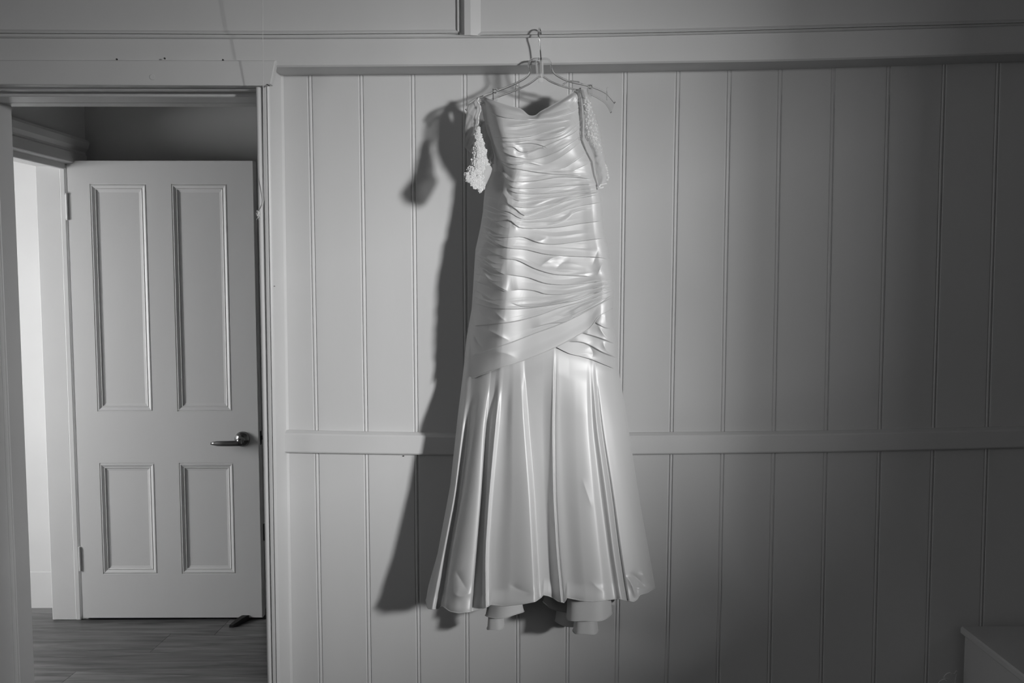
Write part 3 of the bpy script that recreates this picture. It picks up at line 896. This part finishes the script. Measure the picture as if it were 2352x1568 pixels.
def bodice():
    NU, NV = 330, 700
    s = np.linspace(0, 1, NU)
    # neckline / hem in s-space
    sn = (NECK[:, 0] - NECK[0, 0]) / (NECK[-1, 0] - NECK[0, 0])
    yt = np.interp(s, sn, NECK[:, 1])
    sb = (BOT[:, 0] - BOT[0, 0]) / (BOT[-1, 0] - BOT[0, 0])
    yb = np.interp(s, sb, BOT[:, 1])
    t = np.linspace(0, 1, NV)[:, None]
    Y = yt[None, :] * (1 - t) + yb[None, :] * t
    xl, xr = xlb(Y), XRf(Y)
    X = xl + s[None, :] * (xr - xl)
    H = np.zeros_like(X)
    for pts, a, L, t0, t1 in FOLDS:
        fold(H, X, Y, pts, a * .85 * MM, L * 1.25, 1.7, 'lip', t0 * .7, t1)
    for pts, a, L in SOFT:
        fold(H, X, Y, pts, a * 1.05 * MM, L * 1.2, 0, 'soft', .4, .4, 18)
    for pts, a, L in EXTRA:
        fold(H, X, Y, pts, a * MM, L, 0, 'soft', .45, .45, 14)
    edge = smooth01(np.minimum(s, 1 - s) / .05)[None, :] * .5 + .5
    ye = smooth01((Y - yt[None, :]) / 14)
    H = hbase(X, Y) + H * edge * (.3 + .7 * ye) + .004 - .010 * (1 - ye) ** 2 + .004 * smooth01((t - .95) / .05)
    V = PA(X, Y, -H)
    idx = np.arange(NU * NV).reshape(NV, NU)
    F = np.stack([idx[:-1, :-1], idx[1:, :-1], idx[1:, 1:], idx[:-1, 1:]], -1).reshape(-1, 4)
    o = mesh('bodice', V, F, M_SATIN, dress, smooth=True, label='ruched satin bodice with diagonal pleats')
    MB().tube([tuple(v) for v in V.reshape(NV, NU, 3)[-1][::4]], .0012, 6).build('hem', M_SATIN, o, smooth=True)
    # back of the bodice: plain, lower neckline
    nb, mb = 24, 40
    s2 = np.linspace(0, 1, nb)
    t2 = np.linspace(0, 1, mb)[:, None]
    Yb = (np.interp(s2, s, yt)[None, :] + 46 * np.sin(np.pi * s2)[None, :] + 3) * (1 - t2) + 830 * t2
    xl, xr = XLf(Yb) + 1.5, XRf(Yb) - 1.5
    Xb = xl + s2[None, :] * (xr - xl)
    Hb = HBf(Yb) - .045 * np.sin(np.pi * s2)[None, :] ** .7
    V = PA(Xb, Yb, -Hb)
    idx = np.arange(nb * mb).reshape(mb, nb)
    F = np.stack([idx[:-1, :-1], idx[:-1, 1:], idx[1:, 1:], idx[1:, :-1]], -1).reshape(-1, 4)
    mesh('bodice_back', V, F, M_SATIN2, dress, smooth=True)
    return o


bodice()


def patch(name, NU, NV, fx, fy, fh, m, parent, **p):
    s, t = np.meshgrid(np.linspace(0, 1, NU), np.linspace(0, 1, NV))
    X, Y = fx(s, t), fy(s, t)
    V = PA(X, Y, -fh(X, Y, s, t))
    idx = np.arange(NU * NV).reshape(NV, NU)
    F = np.stack([idx[:-1, :-1], idx[1:, :-1], idx[1:, 1:], idx[:-1, 1:]], -1).reshape(-1, 4)
    return mesh(name, V, F, m, parent, smooth=True, **p)


# under-wrap panel on the right hip
HB_ = spline(Z2([(760, 1222), (790, 1238), (880, 1281), (960, 1300), (1050, 1327), (1150, 1368), (1246, 1408)]), 80)
HT_ = spline(Z2([(740, 1222), (900, 1140), (1040, 1060), (1095, 985), (1150, 950), (1206, 920)]), 80)
HF = [(Z2([(1060, 1040), (1110, 1066), (1145, 1082), (1212, 1090)]), 5, 10), (Z2([(960, 1118), (1040, 1140), (1120, 1166), (1216, 1203)]), 5.5, 12), (Z2([(860, 1186), (960, 1190), (1030, 1215), (1130, 1270), (1240, 1310)]), 5, 12)]
HS = [(Z2([(1080, 1050), (1130, 1130), (1200, 1195)]), 5, 7), (Z2([(1120, 1180), (1160, 1260), (1235, 1305)]), 5, 8), (Z2([(1010, 1200), (1050, 1270), (1040, 1320)]), -4, 10), (Z2([(1150, 960), (1150, 1030), (1190, 1085)]), 4, 7)]


def hipx(s, t):
    return 1272 + s * (XRf(800) - 1272) * 1.0 + s * t * 3


def hipy(s, t):
    x = 1272 + s * 148
    return np.interp(x, HT_[:, 0], HT_[:, 1]) * (1 - t) + np.interp(x, HB_[:, 0], HB_[:, 1]) * t


def hipx2(s, t):
    y = hipy(s, t)
    return 1272 + s * (XRf(y) - 1272)


def hiph(X, Y, s, t):
    H = np.zeros_like(X)
    for pts, a, L in HF:
        fold(H, X, Y, pts, a * MM, L, 2.6, 'lip', .2, .03)
    for pts, a, L in HS:
        fold(H, X, Y, pts, a * MM, L, 0, 'soft', .3, .3)
    return hbase(X, Y) + H * (.3 + .7 * smooth01((1 - s) / .08)) * smooth01(s / .2) - .003


patch('hip_wrap', 130, 130, hipx2, hipy, hiph, M_SATIN, dress)
# narrow panel at the left seam
patch('side_panel', 24, 60, lambda s, t: XLf(690 + t * 171) + s * (1092 - XLf(690 + t * 171)), lambda s, t: 690 + t * (171 + 7 * s), lambda X, Y, s, t: hbase(X, Y) - .002 + .002 * np.sin(s * 7), M_SATIN, dress)

# skirt: fold lines traced down the cloth (x at five levels, height in cm at top / bottom)
LEV = np.array([150, 450, 800, 1100, 1350]) / 2.24 + 780
SK = [((232, 200, 155, 100, 40), 0, 0), ((262, 225, 185, 125, 75), 1.8, 5.0), ((280, 243, 203, 150, 108), 1.3, 2.6), ((300, 262, 218, 163, 124), .8, 1.9), ((345, 292, 232, 172, 142), 1.8, 4.2),
      ((360, 325, 290, 250, 215), 1.9, 5.4), ((372, 342, 322, 296, 272), 1.6, 4.6), ((380, 350, 329, 304, 282), .9, 2.2), ((400, 374, 345, 330, 338), .8, 2.0), ((428, 398, 366, 346, 348), 2.2, 5.4),
      ((446, 416, 383, 361, 359), 1.5, 3.6), ((470, 440, 425, 395, 385), 1.2, 3.4), ((495, 490, 490, 480, 480), 1.9, 4.6), ((522, 543, 568, 585, 595), 1.8, 5.8), ((538, 560, 590, 605, 619), 1.1, 4.6),
      ((550, 570, 598, 614, 627), .1, 1.4), ((640, 640, 650, 668, 690), .2, 1.2), ((688, 684, 689, 707, 728), .7, 3.0), ((699, 693, 698, 716, 740), 1.1, 3.9), ((708, 702, 707, 725, 750), .2, 1.0), ((714, 709, 714, 732, 757), .4, 1.7),
      ((740, 735, 750, 770, 790), .5, 2.0), ((815, 815, 830, 850, 870), 1.1, 3.8), ((865, 872, 900, 930, 955), 1.3, 4.6), ((884, 898, 940, 980, 1016), .7, 3.4), ((899, 922, 972, 1008, 1050), 1.2, 4.8),
      ((912, 944, 1000, 1040, 1080), .2, 1.0), ((918, 951, 1007, 1047, 1087), .45, 2.1), ((930, 975, 1030, 1066, 1102), .5, 2.2), ((980, 1020, 1080, 1130, 1155), .7, 2.6), ((1030, 1068, 1130, 1180, 1205), .4, 1.4), ((1042, 1085, 1148, 1196, 1222), 0, 0)]
HEMZ = [(35, 1338), (52, 1382), (80, 1385), (112, 1380), (126, 1368), (140, 1378), (170, 1398), (215, 1406), (270, 1398), (330, 1384), (358, 1372), (372, 1362), (440, 1369), (540, 1358), (600, 1346), (629, 1326), (640, 1312), (665, 1316), (690, 1326), (720, 1345), (752, 1352), (762, 1326), (830, 1340), (900, 1346), (975, 1337), (1030, 1331), (1080, 1343), (1108, 1347), (1128, 1334), (1140, 1312), (1180, 1302), (1224, 1275)]
HEM = np.array(Z3(HEMZ))
SKTOP = np.array(sorted(Z2([(70, 1420), (142, 1440), (330, 1368), (520, 1308), (770, 1200), (880, 1255), (1050, 1300), (1246, 1385), (1260, 1385)])))


def pchip_rows(xk, hk, xq):
    """monotone cubic per row: xk, hk (rows, K), xq (rows, N)"""
    d = np.diff(xk, axis=1)
    sl = np.diff(hk, axis=1) / d
    m = np.zeros_like(hk)
    a, b2 = sl[:, :-1], sl[:, 1:]
    w1, w2 = 2 * d[:, 1:] + d[:, :-1], d[:, 1:] + 2 * d[:, :-1]
    ok = a * b2 > 0
    with np.errstate(divide='ignore', invalid='ignore'):
        hm = (w1 + w2) / (w1 / a + w2 / b2)
    m[:, 1:-1] = np.where(ok, hm, 0)
    m[:, 0], m[:, -1] = sl[:, 0], sl[:, -1]
    out = np.empty_like(xq)
    for r in range(len(xq)):
        k = np.clip(np.searchsorted(xk[r], xq[r], side='right') - 1, 0, xk.shape[1] - 2)
        h = d[r][k]
        u = np.clip((xq[r] - xk[r][k]) / h, 0, 1)
        out[r] = (2 * u ** 3 - 3 * u ** 2 + 1) * hk[r][k] + (u ** 3 - 2 * u ** 2 + u) * h * m[r][k] + (-2 * u ** 3 + 3 * u ** 2) * hk[r][k + 1] + (u ** 3 - u ** 2) * h * m[r][k + 1]
    return out


def skirt():
    NU, NV = 520, 300
    s = np.linspace(0, 1, NU)[None, :]
    t = np.linspace(0, 1, NV)[:, None]
    xh = HEM[0, 0] + s * (HEM[-1, 0] - HEM[0, 0])
    yh = np.interp(xh, HEM[:, 0], HEM[:, 1])
    xt = SKTOP[0, 0] + s * (SKTOP[-1, 0] - SKTOP[0, 0])
    yt = np.interp(xt, SKTOP[:, 0], SKTOP[:, 1])
    Y = yt * (1 - t) + yh * t
    xl, xr = XLf(Y), XRf(Y)
    X = xl + s * (xr - xl)
    yr = np.linspace(780, 1420, 330)
    XK = np.stack([np.interp(yr, LEV, 960 + np.array(l[0]) / 2.24) + np.where(yr > LEV[-1], (yr - LEV[-1]) * (l[0][4] - l[0][3]) / 250 * 1.0, 0) for l in SK], 1)
    XK = np.stack([np.convolve(np.pad(XK[:, k], 20, mode='edge'), np.ones(41) / 41, 'valid') for k in range(XK.shape[1])], 1)
    ff = np.clip((yr - 830) / 540, 0, 1.05)[:, None]
    top, bot = np.array([l[1] for l in SK])[None, :], np.array([l[2] for l in SK])[None, :]
    HK = (top * (1 - ff) + bot * ff) * .01 * smooth01((yr[:, None] - 785) / 60)
    XK = np.maximum.accumulate(XK + np.arange(XK.shape[1])[None, :] * 1e-3, axis=1)
    xq = np.linspace(960, 1520, 1400)[None, :].repeat(len(yr), 0)
    HR = pchip_rows(XK, HK, xq)
    k3 = np.exp(-(np.arange(-8, 9) / 3.6) ** 2)
    k3 /= k3.sum()
    HR = np.apply_along_axis(lambda r: np.convolve(np.pad(r, 8, mode='edge'), k3, 'valid'), 1, HR)
    # bilinear sample
    fy = np.clip((Y - 780) / (yr[1] - yr[0]), 0, len(yr) - 1.001)
    fx = np.clip((X - 960) / (560 / 1399), 0, 1398.999)
    iy, ix = fy.astype(int), fx.astype(int)
    ay, ax = fy - iy, fx - ix
    Hf = (HR[iy, ix] * (1 - ax) + HR[iy, ix + 1] * ax) * (1 - ay) + (HR[iy + 1, ix] * (1 - ax) + HR[iy + 1, ix + 1] * ax) * ay
    H = hbase(X, Y) + Hf * 1.1 * (.12 + .88 * smooth01((t - .03) / .22))
    S = np.zeros_like(X)
    for pts, a, L in ((Z3([(1070, 1210), (1100, 1260), (1120, 1330)]), 9, 7), (Z3([(1150, 1180), (1170, 1230), (1210, 1270)]), 8, 7), (Z3([(1090, 1195), (1140, 1240), (1180, 1290)]), -9, 8), (Z3([(1080, 1260), (1150, 1280), (1215, 1285)]), 5, 6),
                      (Z3([(840, 700), (870, 790), (900, 880)]), 1.5, 9), (Z3([(880, 1230), (930, 1280), (1000, 1310)]), 2, 10), (Z3([(460, 1250), (530, 1290), (600, 1310)]), -5, 12), (Z3([(160, 1290), (220, 1320), (300, 1290)]), 5, 14), (Z3([(190, 1180), (230, 1250), (260, 1300)]), -5, 14)):
        fold(S, X, Y, pts, a * MM, L, 0, 'soft', .3, .3)
    H = H + S + .008 * smooth01((t - .93) / .07) - .008 * smooth01((.12 - t) / .1) * smooth01(s / .06) * smooth01((1 - s) / .06)
    V = PA(X, Y, -H)
    idx = np.arange(NU * NV).reshape(NV, NU)
    F = np.stack([idx[:-1, :-1], idx[1:, :-1], idx[1:, 1:], idx[:-1, 1:]], -1).reshape(-1, 4)
    o = mesh('skirt', V, F, M_SATIN, dress, smooth=True, label='flared satin mermaid skirt in long soft folds')
    hv = V.reshape(NV, NU, 3)[-1]
    MB().tube([tuple(v) for v in hv[::3]], .0014, 6).build('hem', M_SATIN, o, smooth=True)
    # back of the skirt
    nb, mb = 90, 40
    s2 = np.linspace(0, 1, nb)[None, :]
    t2 = np.linspace(0, 1, mb)[:, None]
    Yb = 815 * (1 - t2) + t2 * (np.interp(s2, [0, .08, .5, .9, 1], [1372, 1362, 1350, 1345, 1348]) + 0 * s2)
    Xb = XLf(Yb) + 1 + s2 * (XRf(Yb) - XLf(Yb) - 2)
    Hb = HBf(Yb) - np.sin(np.pi * s2) ** .6 * (.045 + .012 * np.sin(s2 * 40) * t2)
    V = PA(Xb, Yb, -Hb)
    idx = np.arange(nb * mb).reshape(mb, nb)
    F = np.stack([idx[:-1, :-1], idx[:-1, 1:], idx[1:, 1:], idx[1:, :-1]], -1).reshape(-1, 4)
    mesh('skirt_back', V, F, M_SATIN2, dress, smooth=True)


skirt()


# tiers of lining and bustled train showing below the hem
def tier(xc, yc_top, yb, rx_top, rx_bot, ry, Yc, a0=0, a1=360, m=M_SATIN2, wob=.03, name='lining_tier', tilt=0):
    """open cloth tube: photo centre x, top and bottom y, half widths in pixels"""
    ct, cb2 = P(xc, yc_top, Yc), P(xc, yb, Yc)
    sc = np.linalg.norm(P(xc + 1, yb, Yc) - P(xc, yb, Yc))
    N = 48
    rings = []
    for k in range(12):
        f = k / 11
        r = (rx_top + (rx_bot - rx_top) * f ** 2.2) * sc
        z = ct[2] + (cb2[2] - ct[2]) * f
        ring = []
        for i in range(N + 1):
            q = math.radians(a0 + (a1 - a0) * i / N)
            ww = 1 + wob * math.sin(5 * q + xc)
            z = ct[2] + (cb2[2] - ct[2]) * f + f * sc * (tilt * math.cos(q) + 1.6 * math.sin(3 * q + xc))
            ring.append((ct[0] + (cb2[0] - ct[0]) * f + r * ww * math.cos(q), Yc + ry * (.75 + .25 * f) * ww * math.sin(q), z))
        rings.append(ring)
    b = MB().loft(rings, closed=False, cap=False)
    o = b.build(name, m, dress, smooth=True)
    MB().tube(rings[-1], .0013, 6, cap=False).build('hem', m, o, smooth=True)
    return o


tier(1160, 1340, 1407, 37, 44, .030, -.155, tilt=6)
tier(1138.5, 1380, 1440, 17, 20, .018, -.15, tilt=2)
tier(1352, 1330, 1413, 49, 52, .040, -.165, wob=.04, tilt=4)
tier(1318, 1345, 1432, 36, 42, .022, -.085, tilt=-6)
tier(1345, 1390, 1449, 25, 29, .022, -.15, wob=.04)
tier(1280, 1340, 1394, 26, 32, .025, -.10, 150, 390, tilt=-12)
tier(1402, 1345, 1385, 8, 10, .010, -.12)

# sleeves
def tube_sleeve(name, left, right, h0, bulge, m, nv=40, nu=14, **p):
    L, R = spline(left, nv), spline(right, nv)
    rings = []
    for i in range(nv):
        ring = []
        for k in range(2 * nu):
            u = k / nu
            f = (1 - math.cos(math.pi * min(u, 2 - u))) / 2
            sgn = 1 if u <= 1 else -1
            x, y = L[i] + (R[i] - L[i]) * f
            hh = h0(i / (nv - 1)) + sgn * bulge(i / (nv - 1)) * math.sin(math.pi * (u if u <= 1 else 2 - u)) * (1 if sgn > 0 else .6)
            hh += .0015 * math.sin(x * .5 + y * .23)
            ring.append(tuple(P(x, y, -hh)))
        rings.append(ring)
    return MB().loft(rings, cap=False).build(name, m, dress, smooth=True, **p)


Z6 = lambda q: [(1030 + x / 5.6, 180 + y / 5.6) for x, y in q]
Z7 = lambda q: [(1310 + x / 5.6, 170 + y / 5.6) for x, y in q]
lace_l, lace_r = Z6([(392, 600), (345, 720), (325, 850), (318, 960), (285, 1080), (245, 1180), (193, 1235), (196, 1262)]), Z6([(394, 600), (410, 720), (465, 860), (490, 960), (512, 1080), (562, 1165), (470, 1400), (425, 1470)])
hl0 = lambda t: .15 + .025 * t
hlb = lambda t: .012 + .012 * t
sl_l = tube_sleeve('sleeve', lace_l, lace_r, hl0, hlb, M_TULLE2, label='left sleeve of white floral lace over tulle')
# sheer outer flange and underarm panel
fl_a, fl_b = Z6([(398, 235), (310, 300), (250, 345), (228, 480), (212, 650), (203, 760), (203, 870), (250, 925), (312, 975)]), Z6([(404, 240), (404, 300), (406, 360), (410, 420), (392, 520), (380, 640), (345, 740), (328, 850), (320, 972)])
tube_sleeve('tulle_overlay', fl_a, fl_b, lambda t: .125 + .01 * t, lambda t: .006, M_TULLE)
ua, ub = Z6([(405, 300), (408, 420), (392, 560), (390, 660), (430, 800), (475, 900), (500, 1000), (520, 1090)]), Z6([(425, 300), (440, 450), (465, 560), (500, 700), (540, 800), (565, 900), (585, 1000), (590, 1100)])
tube_sleeve('underarm_tulle', ua, ub, lambda t: .118 + .01 * t, lambda t: .004, M_TULLE)
MB().tube([tuple(P(x, y, -.145)) for x, y in spline(Z6([(395, 245), (375, 290), (400, 340), (412, 410), (385, 490), (388, 540), (372, 620), (365, 660)]), 30)], [.0009 + .0012 * abs(math.sin(k * .9)) for k in range(30)], 7).build('shoulder_trim', M_LACE, dress, smooth=True)


def petals(b, px, py, h, r, n=5, q0=0.0):
    c = P(px, py, -h)
    for k in range(n):
        q = q0 + 2 * math.pi * k / n
        cc = c + np.array([math.cos(q) * r * .62, 0, math.sin(q) * r * .62])
        ring = []
        for i in range(7):
            g = 2 * math.pi * i / 7
            ring.append(cc + np.array([math.cos(g) * r * .46, random.uniform(-.0004, .0008), math.sin(g) * r * .46]))
        b.add([tuple(v) for v in ring] + [tuple(cc + np.array([0, -r * .10, 0]))], [(i, (i + 1) % 7, 7) for i in range(7)])
    b.add([tuple(c + np.array([math.cos(g) * r * .25, -r * .2, math.sin(g) * r * .25])) for g in np.linspace(0, 2 * math.pi, 7)[:-1]] + [tuple(c + np.array([0, -r * .2, 0]))], [(i, (i + 1) % 6, 6) for i in range(6)])


def lace_fill(L, R, h0, bulge, n, rmin, rmax, skip=None):
    b = MB()
    L, R = spline(L, 60), spline(R, 60)
    wd = np.array([np.linalg.norm(L[i] - R[i]) + 2 for i in range(60)])
    cdf = np.cumsum(wd) / wd.sum()
    done = 0
    while done < n:
        i = int(np.searchsorted(cdf, random.random()))
        i = min(i, 59)
        f = random.uniform(.04, .96)
        x, y = L[i] + (R[i] - L[i]) * f
        if skip and skip(x, y):
            done += .3
            continue
        t = i / 59
        petals(b, x, y, h0(t) + bulge(t) * math.sin(math.pi * math.acos(1 - 2 * f) / math.pi) + .002, random.uniform(rmin, rmax), random.choice((4, 5, 6)), random.random() * 6)
        done += 1
    return b


skl = lambda x, y: (((x - (1030 + 500 / 5.6)) / 11) ** 2 + ((y - (180 + 1230 / 5.6)) / 22) ** 2 < 1)
lace_fill(lace_l, lace_r, hl0, hlb, 330, .0020, .0062, skl).build('lace_applique', M_LACE, sl_l, kind='stuff')
for i, (x, y) in enumerate(((212, 1288), (258, 1324), (303, 1363), (349, 1399), (393, 1428))):
    c = P(1030 + x / 5.6, 180 + y / 5.6, -.178)
    r = .0036
    MB().tube([tuple(c + np.array([math.cos(q) * r, .001 * math.sin(2 * q), math.sin(q) * r])) for q in np.linspace(0, 2 * math.pi, 15)], .0007, 6, cap=False).build('button_loop', M_LACE, sl_l, smooth=True)
MB().tube([tuple(P(x, y, -.178)) for x, y in spline(Z6([(195, 1255), (300, 1350), (425, 1468)]), 20)], .0012, 6).build('cuff_edge', M_LACE, sl_l, smooth=True)

rl_, rr_ = Z7([(140, 190), (168, 400), (178, 600), (182, 800), (240, 900), (300, 1050), (330, 1250), (352, 1360), (372, 1445)]), Z7([(205, 200), (262, 350), (330, 550), (390, 770), (410, 900), (450, 1100), (488, 1290), (480, 1360), (465, 1412)])
hr0 = lambda t: .145 - .01 * t
hrb = lambda t: .014
sl_r = tube_sleeve('sleeve', rl_, rr_, hr0, hrb, M_TULLE, label='right sleeve of sheer lace, seen from its inner side')
up_l, up_r = rl_[:6], rr_[:6]
lace_fill(Z7([(165, 300), (178, 600), (190, 800), (245, 890), (335, 1060)]), Z7([(230, 300), (322, 560), (380, 770), (405, 900), (410, 1060)]), hr0, hrb, 170, .0014, .0030).build('lace_applique', M_LACE, sl_r, kind='stuff')
bb = MB()
for x, y in spline(Z7([(415, 1125), (450, 1170), (468, 1220), (475, 1280), (488, 1330), (478, 1360)]), 9):
    petals(bb, x, y, .145, .0028, 5)
bb.tube([tuple(P(x, y, -.15)) for x, y in Z7([(368, 1452), (385, 1425), (425, 1415), (470, 1408)])], .0022, 7)
bb.tube([tuple(P(x, y, -.152)) for x, y in Z7([(375, 1465), (400, 1462), (425, 1450)])], .0028, 7)
bb.build('cuff_trim', M_LACE, sl_r)
# armhole seam on the right
MB().tube([tuple(P(x, y, -.15)) for x, y in spline(Z7([(128, 195), (150, 250), (165, 380), (178, 480), (168, 620), (160, 760), (168, 805), (148, 838)]), 24)], .0012, 6).build('armhole_seam', M_SATIN2, dress, smooth=True)

# ---------------------------------------------------------------- hanger
HY = -.128
hroot = thing('coat_hanger', tuple(P(1240, 160, HY)), 'clear plastic hanger with chrome hook, hooked over the beam above the dress', 'hanger')
ul = Z1([(852, 338), (800, 340), (770, 360), (765, 385), (772, 420), (778, 445), (742, 492), (640, 548), (480, 612), (350, 662), (285, 700), (250, 760)])
ur = Z1([(860, 338), (920, 340), (938, 358), (944, 385), (950, 415), (962, 445), (1000, 480), (1090, 522), (1190, 545), (1300, 575), (1400, 622), (1470, 700)])
ll = Z1([(866, 484), (840, 492), (800, 522), (740, 560), (640, 602), (540, 640), (450, 676), (380, 712), (320, 752), (285, 800)])
lr = Z1([(874, 484), (900, 496), (940, 524), (1030, 560), (1120, 585), (1200, 605), (1300, 642), (1380, 690), (1415, 730), (1440, 780)])
for a, c in ((ul, ll), (ur, lr)):
    A, B3 = spline(a, 40), spline(c, 40)
    rings = []
    for i in range(40):
        q, r = P(*A[i], HY), P(*B3[i], HY)
        rings.append([(q[0], HY - .0014, q[2]), (r[0], HY - .0014, r[2]), (r[0], HY + .0014, r[2]), (q[0], HY + .0014, q[2])])
    MB().loft(rings).build('arm', M_CLEAR, hroot)
    MB().tube([tuple(P(x, y, HY)) for x, y in A], .0025, 8).build('upper_rim', M_RIM, hroot, smooth=True)
    MB().tube([tuple(P(x, y, HY)) for x, y in B3], .0022, 8).build('lower_rim', M_RIM, hroot, smooth=True)
b = MB()
for x in (826, 872):
    b.tube([P(1000 + x / 3.565, 40 + 352 / 3.565, HY - .003), P(1000 + (x + 8) / 3.565, 40 + 478 / 3.565, HY - .003)], .0026, 8)
b.lathe(P(1242, 170, HY), (0, 0, 1), [(.006, -.02), (.007, -.01), (.007, .028), (.004, .032)], 14)
b.build('neck_socket', M_SOCK, hroot, smooth=True)
for pts in (Z1([(640, 545), (670, 562), (695, 575)]), Z1([(1040, 552), (1070, 532), (1095, 518)]), Z1([(1100, 520), (1180, 528)])):
    MB().tube([tuple(P(x, y, HY - .002)) for x, y in pts], .0018, 7).build('strap_notch', M_RIM, hroot)
for x, y in ((490, 610), (1265, 575)):
    b = MB()
    c = P(1000 + x / 3.565, 40 + y / 3.565, HY)
    b.box(c + np.array([-.006, -.009, -.022]), c + np.array([.006, -.005, .008]), .0015)
    b.box(c + np.array([-.006, .005, -.022]), c + np.array([.006, .009, .008]), .0015)
    cl = b.build('clip', M_RIM, hroot)
    MB().tube([tuple(c + np.array([math.cos(q) * .0045, -.0095, math.sin(q) * .0045])) for q in np.linspace(0, 5.4, 14)], .0011, 6).build('clip_spring', M_CHROME, cl, smooth=True)
c = P(1394, 215, HY)
MB().box(c + np.array([-.002, -.007, -.017]), c + np.array([.002, -.003, .015]), .001).build('end_stop', M_RIM, hroot)
# chrome hook, turned edge-on, tip over the ledge
hk = [P(1244, 168, HY), P(1243, 150, HY), P(1241.5, 120, HY), P(1239.5, 98, HY - .002), P(1237, 84, HY - .004), P(1236.3, 76, HY - .002), P(1237, 69, HY + .008), P(1238.5, 64.5, HY + .018), P(1240.5, 66, HY + .028), P(1242, 73, HY + .032), P(1243.3, 83, HY + .028)]
MB().tube([tuple(v) for v in spline(hk, 60)], .0018, 9).build('hook', M_CHROME, hroot, smooth=True)
